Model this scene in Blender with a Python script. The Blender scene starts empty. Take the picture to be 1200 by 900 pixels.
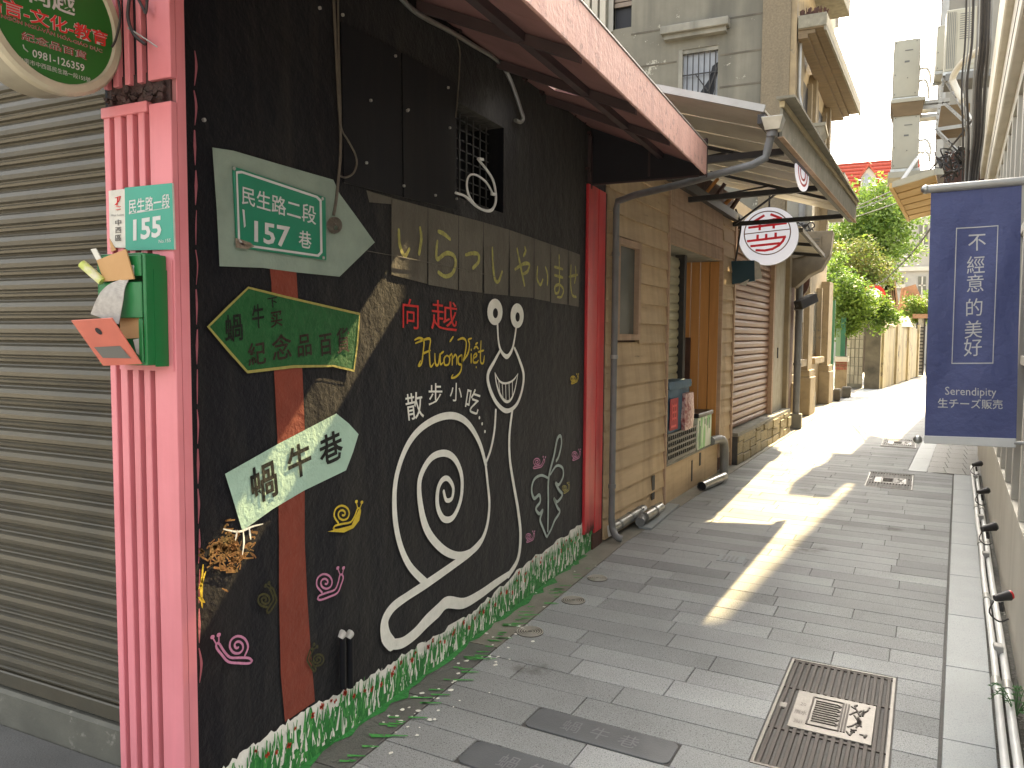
import bpy, bmesh, math, random
from mathutils import Vector, Matrix, geometry
random.seed(7)
S = bpy.context.scene
COL = S.collection
R_ = math.radians
# ------------------------------------------------------------------ camera
F, CX, CY, H = 901.0, 600.0, 450.0, 1.6        # focal length and centre in pixels of the 1200x900 photograph, eye height
_p = math.atan((CY-392)/F); _y = math.atan((1025-CX)/math.hypot(F, CY-392)); _r = R_(0.4)
FWD = Vector((-math.sin(_y)*math.cos(_p), math.cos(_y)*math.cos(_p), -math.sin(_p)))
_rt = Vector((math.cos(_y), math.sin(_y), 0)); _up = _rt.cross(FWD)
RT = _rt*math.cos(_r)+_up*math.sin(_r); UP = _up*math.cos(_r)-_rt*math.sin(_r)
CAM = Vector((0, 0, H))
cd = bpy.data.cameras.new('camera'); cam = bpy.data.objects.new('camera', cd); COL.objects.link(cam)
M = Matrix((RT, UP, -FWD)).transposed().to_4x4(); M.translation = CAM; cam.matrix_world = M
cd.sensor_width = 36; cd.lens = F/1200*36; cd.clip_start = .05; cd.clip_end = 3000
S.camera = cam
# ------------------------------------------------------------------ sky, sun, exposure
SUN = Vector((.127, 1.0, .955)).normalized()
EL = math.asin(SUN.z); AZ = math.atan2(SUN.x, SUN.y)
w = bpy.data.worlds.new('World'); S.world = w; w.use_nodes = True
nt = w.node_tree; bg = nt.nodes['Background']
sk = nt.nodes.new('ShaderNodeTexSky'); sk.sky_type = 'NISHITA'; sk.sun_disc = False
sk.sun_elevation = EL; sk.sun_rotation = AZ; sk.air_density = 1.0; sk.dust_density = 6.0; sk.ozone_density = 1.0
hs = nt.nodes.new('ShaderNodeHueSaturation'); hs.inputs['Saturation'].default_value = .35; nt.links.new(sk.outputs[0], hs.inputs['Color'])      # hazy, nearly white sky
wm = nt.nodes.new('ShaderNodeMix'); wm.data_type = 'RGBA'; wm.blend_type = 'MULTIPLY'; wm.inputs[0].default_value = 1; wm.inputs[7].default_value = (1, .972, .90, 1)
nt.links.new(hs.outputs[0], wm.inputs[6]); nt.links.new(wm.outputs[2], bg.inputs[0]); bg.inputs[1].default_value = .15
sl = bpy.data.lights.new('sun', 'SUN'); sl.energy = 3.7; sl.angle = R_(.5); sl.color = (1, .76, .40)
so = bpy.data.objects.new('sun', sl); COL.objects.link(so); so.location = (3, 10, 20)
so.rotation_euler = SUN.to_track_quat('Z', 'Y').to_euler()
S.view_settings.view_transform = 'Standard'; S.view_settings.look = 'None'
S.view_settings.gamma = 1.0; S.view_settings.exposure = 2.65
S.render.engine = 'CYCLES'

# ------------------------------------------------------------------ helpers
def ray(px, py): return FWD + RT*((px-CX)/F) - UP*((py-CY)/F)
def PL(px, py, p0, n):                       # a measured point of the photograph on a plane of the place
    d = ray(px, py); n = Vector(n); return CAM + d*((Vector(p0)-CAM).dot(n)/d.dot(n))
def G(px, py, z=0): return PL(px, py, (0, 0, z), (0, 0, 1))
def AY(px, py, y): return PL(px, py, (0, y, 0), (0, 1, 0))
MX = -1.87                                    # the mural wall's face
def ML(px, py, off=0): return PL(px, py, (MX+off, 0, 0), (1, 0, 0))
K2 = .0656
def w2x(y): return -1.86 + K2*(y-5.6)         # face of the wooden building
def w2(px, py, off=0): return PL(px, py, (-1.86+off, 5.6, 0), (1, -K2, 0))
KR = .0835
def rwx(y): return .31 + KR*y                 # face of the right-hand wall
def rw(px, py, off=0): return PL(px, py, (.31+off, 0, 0), (1, -KR, 0))

def tag(o, label=None, cat=None, group=None, kind=None):
    if label: o['label'] = label
    if cat: o['category'] = cat
    if group: o['group'] = group
    if kind: o['kind'] = kind
    return o
ORG = {}
def thing(name, label, cat, loc=(0, 0, 0), group=None, kind=None):
    o = bpy.data.objects.new(name, None); COL.objects.link(o); o.location = loc; o.empty_display_size = .1
    ORG[o.name] = Vector(loc); return tag(o, label, cat, group, kind)
def org(o): return ORG.get(o.name, Vector((0, 0, 0))) if o else Vector((0, 0, 0))
def link(name, me, parent=None, loc=None, rot=None):
    o = bpy.data.objects.new(name, me); COL.objects.link(o)
    base = Vector((0, 0, 0))
    if parent:
        o.parent = parent; base = org(parent)
    ORG[o.name] = base.copy() if loc is None else Vector(loc)
    if loc is not None:
        o.location = Vector(loc)-base
    if rot: o.rotation_euler = rot
    return o
class MB:
    def __init__(s): s.v = []; s.f = []
    def box(s, a, b):
        x0, y0, z0 = a; x1, y1, z1 = b
        return s.hexa([(x0,y0,z0),(x1,y0,z0),(x1,y1,z0),(x0,y1,z0)], [(x0,y0,z1),(x1,y0,z1),(x1,y1,z1),(x0,y1,z1)])
    def hexa(s, lo, hi):
        n = len(s.v); k = len(lo); s.v += [tuple(p) for p in lo]+[tuple(p) for p in hi]
        s.f.append(tuple(n+i for i in reversed(range(k)))); s.f.append(tuple(n+k+i for i in range(k)))
        for i in range(k):
            j = (i+1) % k; s.f.append((n+i, n+j, n+k+j, n+k+i))
        return s
    def wbox(s, fx, y0, y1, o0, o1, z0, z1):   # box against a wall whose face is x=fx(y): from offset o0 to o1
        return s.hexa([(fx(y0)+o0,y0,z0),(fx(y0)+o1,y0,z0),(fx(y1)+o1,y1,z0),(fx(y1)+o0,y1,z0)],
                      [(fx(y0)+o0,y0,z1),(fx(y0)+o1,y0,z1),(fx(y1)+o1,y1,z1),(fx(y1)+o0,y1,z1)])
    def poly(s, pts):
        n = len(s.v); s.v += [tuple(p) for p in pts]
        for t in geometry.tessellate_polygon([[Vector(p) for p in pts]]): s.f.append(tuple(n+i for i in t))
        return s
    def quad(s, *p):
        n = len(s.v); s.v += [tuple(q) for q in p]; s.f.append(tuple(range(n, n+len(p)))); return s
    def extr(s, pts, d):                      # a closed outline given depth d
        d = Vector(d); n = len(s.v); k = len(pts)
        a = [Vector(p) for p in pts]; b = [p+d for p in a]
        s.v += [tuple(p) for p in a+b]
        for t in geometry.tessellate_polygon([a]):
            s.f.append(tuple(n+i for i in t)); s.f.append(tuple(n+k+i for i in reversed(t)))
        for i in range(k):
            j = (i+1) % k; s.f.append((n+i, n+j, n+k+j, n+k+i))
        return s
    def tube(s, pts, r, seg=8, cap=True):
        pts = [Vector(p) for p in pts]; n = len(s.v); rr = r if isinstance(r, (list, tuple)) else [r]*len(pts)
        prev = None
        for i, p in enumerate(pts):
            d = (pts[min(i+1, len(pts)-1)]-pts[max(i-1, 0)])
            if d.length < 1e-9: d = Vector((0, 0, 1))
            d.normalize()
            if prev is None:
                a = d.cross(Vector((0, 0, 1)));
                if a.length < 1e-3: a = d.cross(Vector((0, 1, 0)))
            else: a = prev - d*prev.dot(d)
            a.normalize(); prev = a.copy(); b = d.cross(a)
            for k in range(seg):
                t = 2*math.pi*k/seg; s.v.append(tuple(p+(a*math.cos(t)+b*math.sin(t))*rr[i]))
        for i in range(len(pts)-1):
            for k in range(seg):
                j = (k+1) % seg; s.f.append((n+i*seg+k, n+i*seg+j, n+(i+1)*seg+j, n+(i+1)*seg+k))
        if cap:
            s.f.append(tuple(n+k for k in reversed(range(seg)))); s.f.append(tuple(n+(len(pts)-1)*seg+k for k in range(seg)))
        return s
    def bar(s, a, b, wd, ht, up=(0, 0, 1)):     # a straight bar of rectangular section
        a = Vector(a); b = Vector(b); d = (b-a).normalized(); x = d.cross(Vector(up))
        if x.length < 1e-3: x = d.cross(Vector((0, 1, 0)))
        x.normalize(); z = x.cross(d)
        q = [(-1,-1),(1,-1),(1,1),(-1,1)]
        return s.hexa([a+x*(i*wd/2)+z*(j*ht/2) for i, j in q], [b+x*(i*wd/2)+z*(j*ht/2) for i, j in q])
    def mesh(s, name, m, smooth=False, off=None, bevel=0):
        me = bpy.data.meshes.new(name)
        v = s.v if off is None else [tuple(Vector(p)-off) for p in s.v]
        me.from_pydata(v, [], s.f); me.materials.append(m)
        bm = bmesh.new(); bm.from_mesh(me)
        bmesh.ops.recalc_face_normals(bm, faces=bm.faces)
        if bevel:
            es = [e for e in bm.edges if len(e.link_faces) == 2 and e.calc_face_angle(0) > .6]
            bmesh.ops.bevel(bm, geom=es, offset=bevel, segments=1, affect='EDGES', clamp_overlap=True)
        bm.to_mesh(me); bm.free()
        if smooth:
            me.polygons.foreach_set('use_smooth', [True]*len(me.polygons))
            try: me.set_sharp_from_angle(angle=R_(40))
            except Exception: pass
        me.update(); return me
    def build(s, name, m, parent=None, smooth=False, bevel=0, raw=False):
        o = link(name, s.mesh(name, m, smooth, org(parent), bevel), parent); return o
def spline(pts, n=6, closed=False):           # Catmull-Rom through 2-D or 3-D points
    P = [Vector(p) for p in pts]; out = []; N = len(P)
    rng = range(N if closed else N-1)
    for i in rng:
        if closed: a, b, c, d = P[(i-1) % N], P[i], P[(i+1) % N], P[(i+2) % N]
        else: a, b, c, d = P[max(i-1, 0)], P[i], P[i+1], P[min(i+2, N-1)]
        for k in range(n):
            t = k/n; out.append(.5*((2*b)+(c-a)*t+(2*a-5*b+4*c-d)*t*t+(3*b-a-3*c+d)*t*t*t))
    if not closed: out.append(P[-1].copy())
    return out
def ring(c, u, v, r, n=32, r2=None):
    return [Vector(c)+Vector(u)*math.cos(2*math.pi*k/n)*r+Vector(v)*math.sin(2*math.pi*k/n)*(r2 or r) for k in range(n)]

# ------------------------------------------------------------------ materials
def mat(name, c1, c2=None, rough=.75, scale=6, bump=.25, bscale=60, rnd=0.0, metal=0.0, streak=None, spot=None,
        stretch=(1, 1, 1), bdist=.004, speck=0.0, spec=.5, contrast=.25, relief=None, peel=None, trans=0, emis=None, sheen=0):
    m = bpy.data.materials.new(name); m.use_nodes = True; t = m.node_tree; N = t.nodes; L = t.links
    b = N['Principled BSDF']; b.inputs['Roughness'].default_value = rough; b.inputs['Metallic'].default_value = metal
    b.inputs['Specular IOR Level'].default_value = spec
    if sheen: b.inputs['Sheen Weight'].default_value = sheen; b.inputs['Sheen Roughness'].default_value = .45; b.inputs['Sheen Tint'].default_value = (1, .95, .85, 1)
    geo = N.new('ShaderNodeNewGeometry')
    mp = N.new('ShaderNodeMapping'); mp.inputs['Scale'].default_value = stretch; L.new(geo.outputs['Position'], mp.inputs[0])
    def noise(sc, det=4, src=mp, ro=.55):
        n = N.new('ShaderNodeTexNoise'); n.inputs['Scale'].default_value = sc; n.inputs['Detail'].default_value = det
        n.inputs['Roughness'].default_value = ro; L.new(src.outputs[0], n.inputs['Vector']); return n.outputs['Fac']
    def ramp(src, a, z):
        r = N.new('ShaderNodeMapRange'); r.inputs['From Min'].default_value = a; r.inputs['From Max'].default_value = z
        L.new(src, r.inputs[0]); return r.outputs[0]
    def mix(f, a, c, mode='MIX'):
        x = N.new('ShaderNodeMix'); x.data_type = 'RGBA'; x.blend_type = mode
        if isinstance(f, (int, float)): x.inputs[0].default_value = f
        else: L.new(f, x.inputs[0])
        for i, q in ((6, a), (7, c)):
            if isinstance(q, tuple): x.inputs[i].default_value = (*q, 1)
            else: L.new(q, x.inputs[i])
        return x.outputs[2]
    c2 = c2 or tuple(q*.8 for q in c1)
    col = mix(ramp(noise(scale, 6), .5-contrast, .5+contrast), tuple(c1), tuple(c2))
    if speck:
        col = mix(ramp(noise(210, 2), .35, .65), col, mix(1.0, col, (1+speck,)*3, 'MULTIPLY'))
        col = mix(ramp(noise(150, 2), .60, .66), col, mix(1.0, col, (1-speck,)*3, 'MULTIPLY'))
    if streak:
        sc_, amt, cs = streak
        mp2 = N.new('ShaderNodeMapping'); mp2.inputs['Scale'].default_value = (1, 1, .08); L.new(geo.outputs['Position'], mp2.inputs[0])
        f = ramp(noise(sc_, 5, mp2), .5, .72)
        mm = N.new('ShaderNodeMath'); mm.operation = 'MULTIPLY'; mm.inputs[1].default_value = amt; L.new(f, mm.inputs[0])
        col = mix(mm.outputs[0], col, tuple(cs))
    if spot:
        sc_, th, cs = spot
        col = mix(ramp(noise(sc_, 8, mp, .7), th, th+.06), col, tuple(cs))
    if peel:
        sc_, th, cs = peel
        col = mix(ramp(noise(sc_, 10, mp, .75), th, th+.015), col, tuple(cs))
    if rnd:
        oi = N.new('ShaderNodeObjectInfo'); r = N.new('ShaderNodeMapRange'); L.new(oi.outputs['Random'], r.inputs[0])
        r.inputs['To Min'].default_value = 1-rnd; r.inputs['To Max'].default_value = 1+rnd
        cb = N.new('ShaderNodeCombineColor'); [L.new(r.outputs[0], cb.inputs[i]) for i in range(3)]
        col = mix(1.0, col, cb.outputs[0], 'MULTIPLY')
    L.new(col, b.inputs['Base Color'])
    if emis:
        L.new(col, b.inputs['Emission Color']); b.inputs['Emission Strength'].default_value = emis
    h = None
    if bump:
        bp = N.new('ShaderNodeBump'); bp.inputs['Strength'].default_value = bump; bp.inputs['Distance'].default_value = bdist
        L.new(noise(bscale, 5), bp.inputs['Height']); h = bp
    if relief:
        sc_, st, ds = relief
        bp = N.new('ShaderNodeBump'); bp.inputs['Strength'].default_value = st; bp.inputs['Distance'].default_value = ds
        L.new(noise(sc_, 6, mp, .65), bp.inputs['Height'])
        if h: L.new(h.outputs[0], bp.inputs['Normal'])
        h = bp
    if h: L.new(h.outputs[0], b.inputs['Normal'])
    if trans: b.inputs['Transmission Weight'].default_value = trans
    return m
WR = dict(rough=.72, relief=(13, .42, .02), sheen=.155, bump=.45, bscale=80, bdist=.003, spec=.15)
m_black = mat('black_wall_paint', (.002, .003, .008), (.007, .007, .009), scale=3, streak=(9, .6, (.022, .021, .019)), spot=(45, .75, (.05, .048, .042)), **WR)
m_panel = mat('black_panel_paint', (.005, .006, .010), (.009, .009, .011), rough=.72, scale=4, bump=.12, bscale=40, streak=(12, .3, (.025, .023, .02)), spec=.2, sheen=.06)
def wall_paint(name, c, c2=None, **k):
    kw = dict(WR); kw.update(k); return mat(name, c, c2, **kw)
m_wpaint = wall_paint('white_wall_paint', (.86, .85, .78), (.72, .71, .64), scale=25)
m_tan = wall_paint('tan_wall_paint', (.12, .108, .085), (.09, .082, .066), scale=6, streak=(14, .5, (.075, .062, .05)))
m_graypaint = wall_paint('grey_green_wall_paint', (.30, .37, .31), (.22, .28, .235), scale=8, spot=(30, .66, (.12, .12, .1)))
m_mint = wall_paint('mint_wall_paint', (.42, .6, .48), (.36, .52, .42), scale=9)
m_brown = wall_paint('brown_wall_paint', (.22, .045, .026), (.17, .035, .02), scale=12)
m_green = wall_paint('green_wall_paint', (.018, .11, .032), (.01, .075, .02), scale=30)
m_yellow = wall_paint('yellow_wall_paint', (.66, .50, .04), (.5, .36, .03), scale=60)
m_dyellow = wall_paint('faded_yellow_paint', (.42, .40, .10), (.26, .24, .08), scale=40, contrast=.15)
m_edgeyel = wall_paint('dull_yellow_paint', (.38, .33, .09), (.26, .24, .07), scale=60)
m_pinkp = wall_paint('pink_wall_paint', (.62, .26, .40), (.45, .18, .3), scale=60)
m_olive = wall_paint('olive_wall_paint', (.06, .055, .014), (.03, .03, .012), scale=60)
m_redp = wall_paint('red_wall_paint', (.6, .025, .02), (.45, .02, .02), scale=60)
m_ink = wall_paint('black_lettering_paint', (.004, .005, .004), (.01, .012, .01), scale=60)
m_dink = wall_paint('dark_brown_lettering', (.03, .015, .01), (.02, .012, .01), scale=60)
m_orange = wall_paint('orange_wall_stain', (.30, .12, .04), (.20, .14, .05), scale=40)
m_grass = [wall_paint('grass_green_paint', (.03, .24, .045), (.015, .14, .03), scale=50), wall_paint('light_grass_paint', (.09, .36, .08), (.04, .24, .05), scale=50)]
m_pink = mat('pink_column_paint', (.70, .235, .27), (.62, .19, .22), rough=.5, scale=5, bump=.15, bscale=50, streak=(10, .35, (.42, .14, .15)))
m_groove = mat('dark_pink_groove', (.36, .13, .14), (.2, .085, .085), rough=.7, scale=8, streak=(6, .7, (.09, .06, .055)))  # column grooves a darker pink than the ridges, with dark streaks
m_soot = mat('sooty_broken_plaster', (.02, .014, .014), (.07, .03, .03), scale=25, bump=.8, bscale=40, bdist=.02)
m_shut = mat('grey_green_shutter_paint', (.085, .074, .050), (.058, .050, .035), rough=.42, scale=5, bump=.12, bscale=80, streak=(7, .5, (.05, .048, .038)), metal=.15, spot=(60, .72, (.12, .10, .07)))
m_conc = mat('stained_concrete', (.30, .285, .24), (.17, .165, .14), scale=3, bump=.5, bscale=40, streak=(3, .6, (.09, .088, .075)), spot=(14, .66, (.1, .1, .085)))
m_stepc = mat('grimy_dark_concrete', (.13, .125, .10), (.07, .068, .055), scale=5, bump=.5, bscale=60, spot=(9, .6, (.2, .19, .16)))
m_facade = mat('weathered_facade_render', (.235, .22, .175), (.115, .108, .085), scale=1.1, bump=.5, bscale=30, streak=(1.3, .85, (.07, .067, .055)), peel=(2.2, .61, (.36, .345, .285)))
m_pebble = mat('tan_pebble_render', (.27, .22, .145), (.17, .138, .095), scale=30, bump=1, bscale=110, bdist=.02, streak=(4, .35, (.13, .11, .08)))
m_tanst = mat('tan_sandstone_render', (.37, .285, .165), (.23, .175, .105), scale=5, bump=.5, bscale=60, streak=(2.5, .8, (.12, .10, .07)), spot=(4, .61, (.14, .12, .09)))
m_cons = mat('dark_carved_stone', (.22, .175, .115), (.13, .105, .07), scale=6, bump=.5, streak=(3, .6, (.06, .052, .04)))
m_soff = mat('rust_stained_soffit', (.21, .145, .078), (.12, .088, .05), scale=7, bump=.5, stretch=(.4, 2, 1), spot=(5, .6, (.14, .11, .08)))
m_wood = mat('ochre_siding_paint', (.54, .40, .24), (.43, .31, .18), rough=.65, scale=9, rnd=.12, bump=.3, stretch=(1, .25, 2), streak=(4, .65, (.22, .15, .085)), spot=(9, .64, (.19, .14, .085)))
m_plank = mat('orange_brown_plank', (.62, .29, .085), (.50, .22, .06), rough=.5, scale=14, rnd=.15, bump=.3, stretch=(2, 2, .15), spot=(30, .74, (.05, .03, .02)))
m_header = mat('pinkish_header_plank', (.50, .35, .24), (.40, .27, .18), scale=14, bump=.4, stretch=(1, .2, 3), rnd=.1, streak=(8, .4, (.12, .08, .06)), spot=(30, .72, (.09, .07, .06)))
m_red = mat('red_post_paint', (.68, .05, .055), (.52, .03, .04), rough=.42, scale=4, bump=.3, bscale=50, streak=(9, .5, (.2, .02, .025)))
m_rot = mat('rotten_dark_wood', (.05, .028, .02), (.10, .04, .03), scale=30, bump=.9, stretch=(1, 1, .2), bdist=.02)
m_grey = mat('grey_pvc', (.20, .205, .205), (.15, .15, .145), rough=.45, scale=9, bump=.1, streak=(12, .4, (.09, .085, .08)))
m_lgrey = mat('light_grey_metal', (.42, .42, .40), (.34, .33, .31), rough=.4, scale=9, bump=.05, metal=.3)
m_galv = mat('galvanised_metal', (.46, .47, .45), (.33, .33, .31), rough=.3, metal=.75, scale=14, bump=.1, streak=(8, .4, (.2, .16, .12)))
m_dark = mat('dark_steel', (.018, .018, .02), (.035, .03, .028), rough=.55, scale=20, bump=.2)
m_void = mat('dark_interior', (.008, .009, .014), (.012, .012, .016), rough=.6, bump=0)
m_cable = mat('brown_grey_cable', (.13, .11, .085), (.08, .068, .055), rough=.6, scale=30, bump=0)
m_white = mat('white_plastic', (.72, .72, .70), (.62, .62, .60), rough=.4, scale=9, bump=.02)
m_cream = mat('cream_wall_render', (.62, .585, .50), (.53, .495, .42), scale=3, bump=.25, bscale=60, streak=(4, .4, (.40, .37, .3)))
m_pebd = mat('grey_pebbledash', (.24, .235, .21), (.10, .098, .09), scale=90, bump=1, bscale=130, bdist=.02, contrast=.12)
m_paver = mat('granite_paver', (.25, .258, .258), (.195, .199, .198), rough=.72, scale=2.2, bump=.35, bscale=260, bdist=.002, rnd=.18, speck=.6, spec=.12, spot=(1.1, .62, (.165, .163, .157)))
m_kerb = mat('pale_granite', (.262, .285, .292), (.22, .24, .245), rough=.55, scale=3, bump=.3, bscale=260, bdist=.002, rnd=.05, speck=.25, spot=(5, .68, (.25, .26, .25)))
m_joint = mat('dark_joint_mortar', (.05, .048, .045), (.08, .076, .07), scale=20, bump=.6)
m_strip = mat('dark_stone_strip', (.085, .083, .078), (.12, .117, .11), rough=.55, scale=4, bump=.4, bscale=150, speck=.3, spot=(30, .7, (.2, .2, .18)))
m_apron = mat('worn_concrete_apron', (.25, .235, .195), (.16, .15, .125), scale=5, bump=.5, bscale=90, speck=.2, spot=(12, .64, (.11, .10, .085)))
m_road = mat('alley_ground', (.22, .21, .185), (.18, .17, .15), scale=1.5, bump=.4, bscale=120, speck=.2)
m_iron = mat('rusty_cast_iron', (.062, .048, .04), (.04, .032, .028), rough=.65, metal=.1, scale=25, bump=.6, bscale=200, bdist=.002)
m_ironl = mat('worn_iron_plate', (.17, .155, .14), (.125, .115, .10), rough=.45, metal=.4, scale=25, bump=.4, bscale=150, bdist=.002)
m_slate = mat('dark_slate_plate', (.12, .127, .133), (.09, .095, .10), rough=.45, scale=9, bump=.3, bscale=150)
m_sgreen = mat('sign_green', (.008, .22, .12), (.007, .19, .105), rough=.35, scale=6, bump=0, spot=(38, .74, (.05, .22, .13)))
m_sgreen2 = mat('door_plate_teal', (.02, .30, .21), (.018, .26, .18), rough=.35, scale=6, bump=0)
m_lgreen = mat('round_sign_green', (.02, .15, .022), (.018, .135, .02), rough=.4, scale=6, bump=0)
m_mbox = mat('mailbox_green', (.012, .17, .045), (.010, .13, .035), rough=.35, scale=6, bump=.05)
m_flap = mat('faded_red_plastic', (.62, .17, .12), (.52, .14, .10), rough=.45, scale=12, bump=.05)
m_paper = mat('white_paper', (.66, .64, .58), (.5, .49, .45), rough=.8, scale=30, bump=.05)
m_kraft = mat('brown_envelope', (.52, .31, .14), (.46, .26, .11), rough=.8, scale=12, bump=.1)
m_leaflet = mat('grey_leaflet', (.33, .31, .29), (.5, .48, .45), rough=.7, scale=70, bump=0)
m_flyer = mat('yellow_green_flyer', (.55, .62, .16), (.7, .68, .5), rough=.6, scale=25, bump=0, contrast=.08)
m_sred = mat('sign_red', (.72, .03, .035), rough=.4, bump=0)
m_darkred = mat('sign_dark_red', (.33, .02, .03), rough=.4, bump=0)
m_navy = mat('navy_banner_cloth', (.088, .105, .25), (.076, .092, .22), rough=.55, scale=4, bump=.6, bscale=7, bdist=.04, spec=.4)
m_print = mat('pale_print', (.62, .62, .62), rough=.6, bump=0)
m_beam = mat('flaking_pink_beam', (.70, .42, .36), (.62, .35, .30), rough=.6, scale=6, bump=.35, bscale=45, bdist=.01, peel=(16, .565, (.47, .27, .235)), spot=(16, .67, (.60, .50, .38)), streak=(14, .4, (.36, .16, .15)))
m_soffit = mat('dull_red_soffit', (.36, .19, .175), (.29, .15, .14), rough=.6, scale=6, bump=.1, streak=(4, .3, (.05, .03, .03)))
m_rib = mat('dark_awning_rib', (.075, .048, .05), (.05, .034, .038), rough=.6, bump=.1)
m_gusset = mat('dark_awning_end', (.018, .018, .026), (.012, .012, .018), rough=.6, bump=.1)
m_roofu = mat('cream_sheet_roof', (.50, .465, .39), (.40, .37, .31), rough=.5, scale=3, bump=.1, streak=(4, .3, (.2, .17, .12)))
m_fasc = mat('weathered_fascia', (.27, .25, .195), (.15, .14, .105), scale=9, bump=.5, spot=(12, .62, (.34, .33, .28)))
m_lfasc = mat('cream_trim_board', (.55, .46, .28), (.45, .37, .22), scale=9, bump=.2)
m_bshut = mat('brown_shutter_paint', (.25, .13, .075), (.19, .095, .055), rough=.45, scale=5, bump=.1, streak=(5, .4, (.13, .08, .055)), spot=(4, .69, (.34, .28, .22)))
m_cshut = mat('cream_shutter_paint', (.42, .39, .26), (.33, .30, .2), rough=.45, scale=5, bump=.1, streak=(7, .4, (.16, .14, .1)))
m_stone = mat('yellowish_stone', (.32, .26, .14), (.2, .165, .095), scale=14, rnd=.2, bump=.9, bscale=35, bdist=.02, spot=(14, .62, (.1, .085, .06)))
m_wdoor = mat('weathered_white_door', (.42, .38, .29), (.32, .28, .2), scale=7, bump=.3, streak=(5, .5, (.2, .15, .1)))
m_glassd = mat('dusty_glass', (.10, .11, .10), (.14, .145, .125), rough=.2, scale=5, bump=0)
m_glassb = mat('pale_window_film', (.36, .38, .42), (.28, .30, .34), rough=.35, scale=5, bump=0)
m_blind = mat('brown_blind', (.22, .17, .13), rough=.5, bump=0)
m_ac = mat('air_conditioner_cream', (.40, .385, .31), (.34, .325, .26), rough=.45, scale=3, bump=0, streak=(6, .3, (.3, .28, .22)))
m_acg = mat('air_conditioner_grille', (.16, .16, .15), rough=.5, bump=0)
m_r2 = mat('pale_grey_render', (.32, .31, .275), (.25, .24, .215), scale=2, bump=.3, streak=(4, .4, (.22, .21, .18)))
m_slat = mat('yellow_timber_slat', (.60, .41, .17), (.50, .33, .13), scale=9, bump=.2, rnd=.1)
m_roofr = mat('red_roof_tile', (.50, .10, .055), (.38, .075, .045), scale=9, bump=.3)
m_hwall = mat('pale_house_wall', (.58, .555, .48), (.5, .475, .41), scale=3, bump=.1)
m_apt = mat('apartment_grey_render', (.40, .385, .35), (.36, .345, .31), scale=2, bump=.1)
m_ywall = mat('yellow_lane_wall', (.46, .38, .22), (.30, .25, .15), scale=2.5, bump=.5, streak=(1.2, .8, (.13, .115, .08)), spot=(1.8, .58, (.12, .105, .08)))
m_mould_shade = mat('mouldy_shaded_wall', (.17, .145, .105), (.045, .04, .032), scale=2.5, bump=.8, spot=(4, .66, (.22, .19, .13)))  # mould, plus a dark tone that paints in the end face's shade
m_brick = mat('red_brick', (.30, .11, .07), (.22, .08, .05), scale=20, bump=.5, rnd=.25)
m_tile = mat('white_glazed_tile', (.42, .39, .31), (.34, .31, .25), rough=.35, scale=7, rnd=.15, bump=.1, spot=(9, .66, (.16, .14, .1)))
m_gpaint = mat('green_door_paint', (.02, .14, .08), (.018, .11, .065), rough=.45, scale=5, bump=.1)
m_gpale = mat('pale_green_paint', (.22, .34, .22), (.17, .28, .18), rough=.5, scale=5, bump=.1)
m_clay = mat('clay_roof_tile', (.42, .24, .13), (.30, .16, .09), scale=9, bump=.4, rnd=.2)
m_bark = mat('tree_bark', (.09, .07, .05), (.05, .04, .03), scale=20, bump=.8, stretch=(1, 1, .3))
def leaf(name, c1, c2):
    m = mat(name, c1, c2, rough=.55, scale=1.3, bump=0, contrast=.12)
    b = m.node_tree.nodes['Principled BSDF']; N = m.node_tree.nodes; L = m.node_tree.links
    tr = N.new('ShaderNodeBsdfTranslucent'); ms = N.new('ShaderNodeMixShader'); ms.inputs[0].default_value = .4
    L.new(b.inputs['Base Color'].links[0].from_socket, tr.inputs[0])
    L.new(b.outputs[0], ms.inputs[1]); L.new(tr.outputs[0], ms.inputs[2]); L.new(ms.outputs[0], N['Material Output'].inputs[0]); return m
m_leafd = leaf('dark_leaf', (.10, .19, .03), (.17, .25, .05))
m_leafl = leaf('light_leaf', (.20, .29, .04), (.10, .19, .03))
m_leafm = leaf('yellowed_leaf', (.17, .17, .04), (.10, .13, .035))
m_bag = mat('blue_bag_cloth', (.05, .13, .21), (.035, .09, .15), rough=.6, scale=20, bump=.4, bscale=30)
m_bagr = mat('red_print_cloth', (.42, .03, .04), (.32, .02, .03), rough=.6, scale=20, bump=.2)
m_bagp = mat('pink_plastic_wrap', (.50, .32, .30), (.25, .05, .06), rough=.35, scale=26, bump=.5, contrast=.06)
m_crate = mat('black_crate_plastic', (.015, .015, .017), rough=.4, bump=.05)
m_boxw = mat('white_green_box', (.62, .66, .55), (.20, .48, .17), rough=.5, scale=9, bump=.05, contrast=.05, stretch=(1, 1, .3))
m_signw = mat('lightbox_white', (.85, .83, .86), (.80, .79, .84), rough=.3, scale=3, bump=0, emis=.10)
m_tealb = mat('teal_board', (.01, .055, .085), rough=.4, bump=0)
m_plantg = mat('fern_green', (.05, .17, .035), (.03, .11, .02), rough=.5, bump=0)

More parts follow.
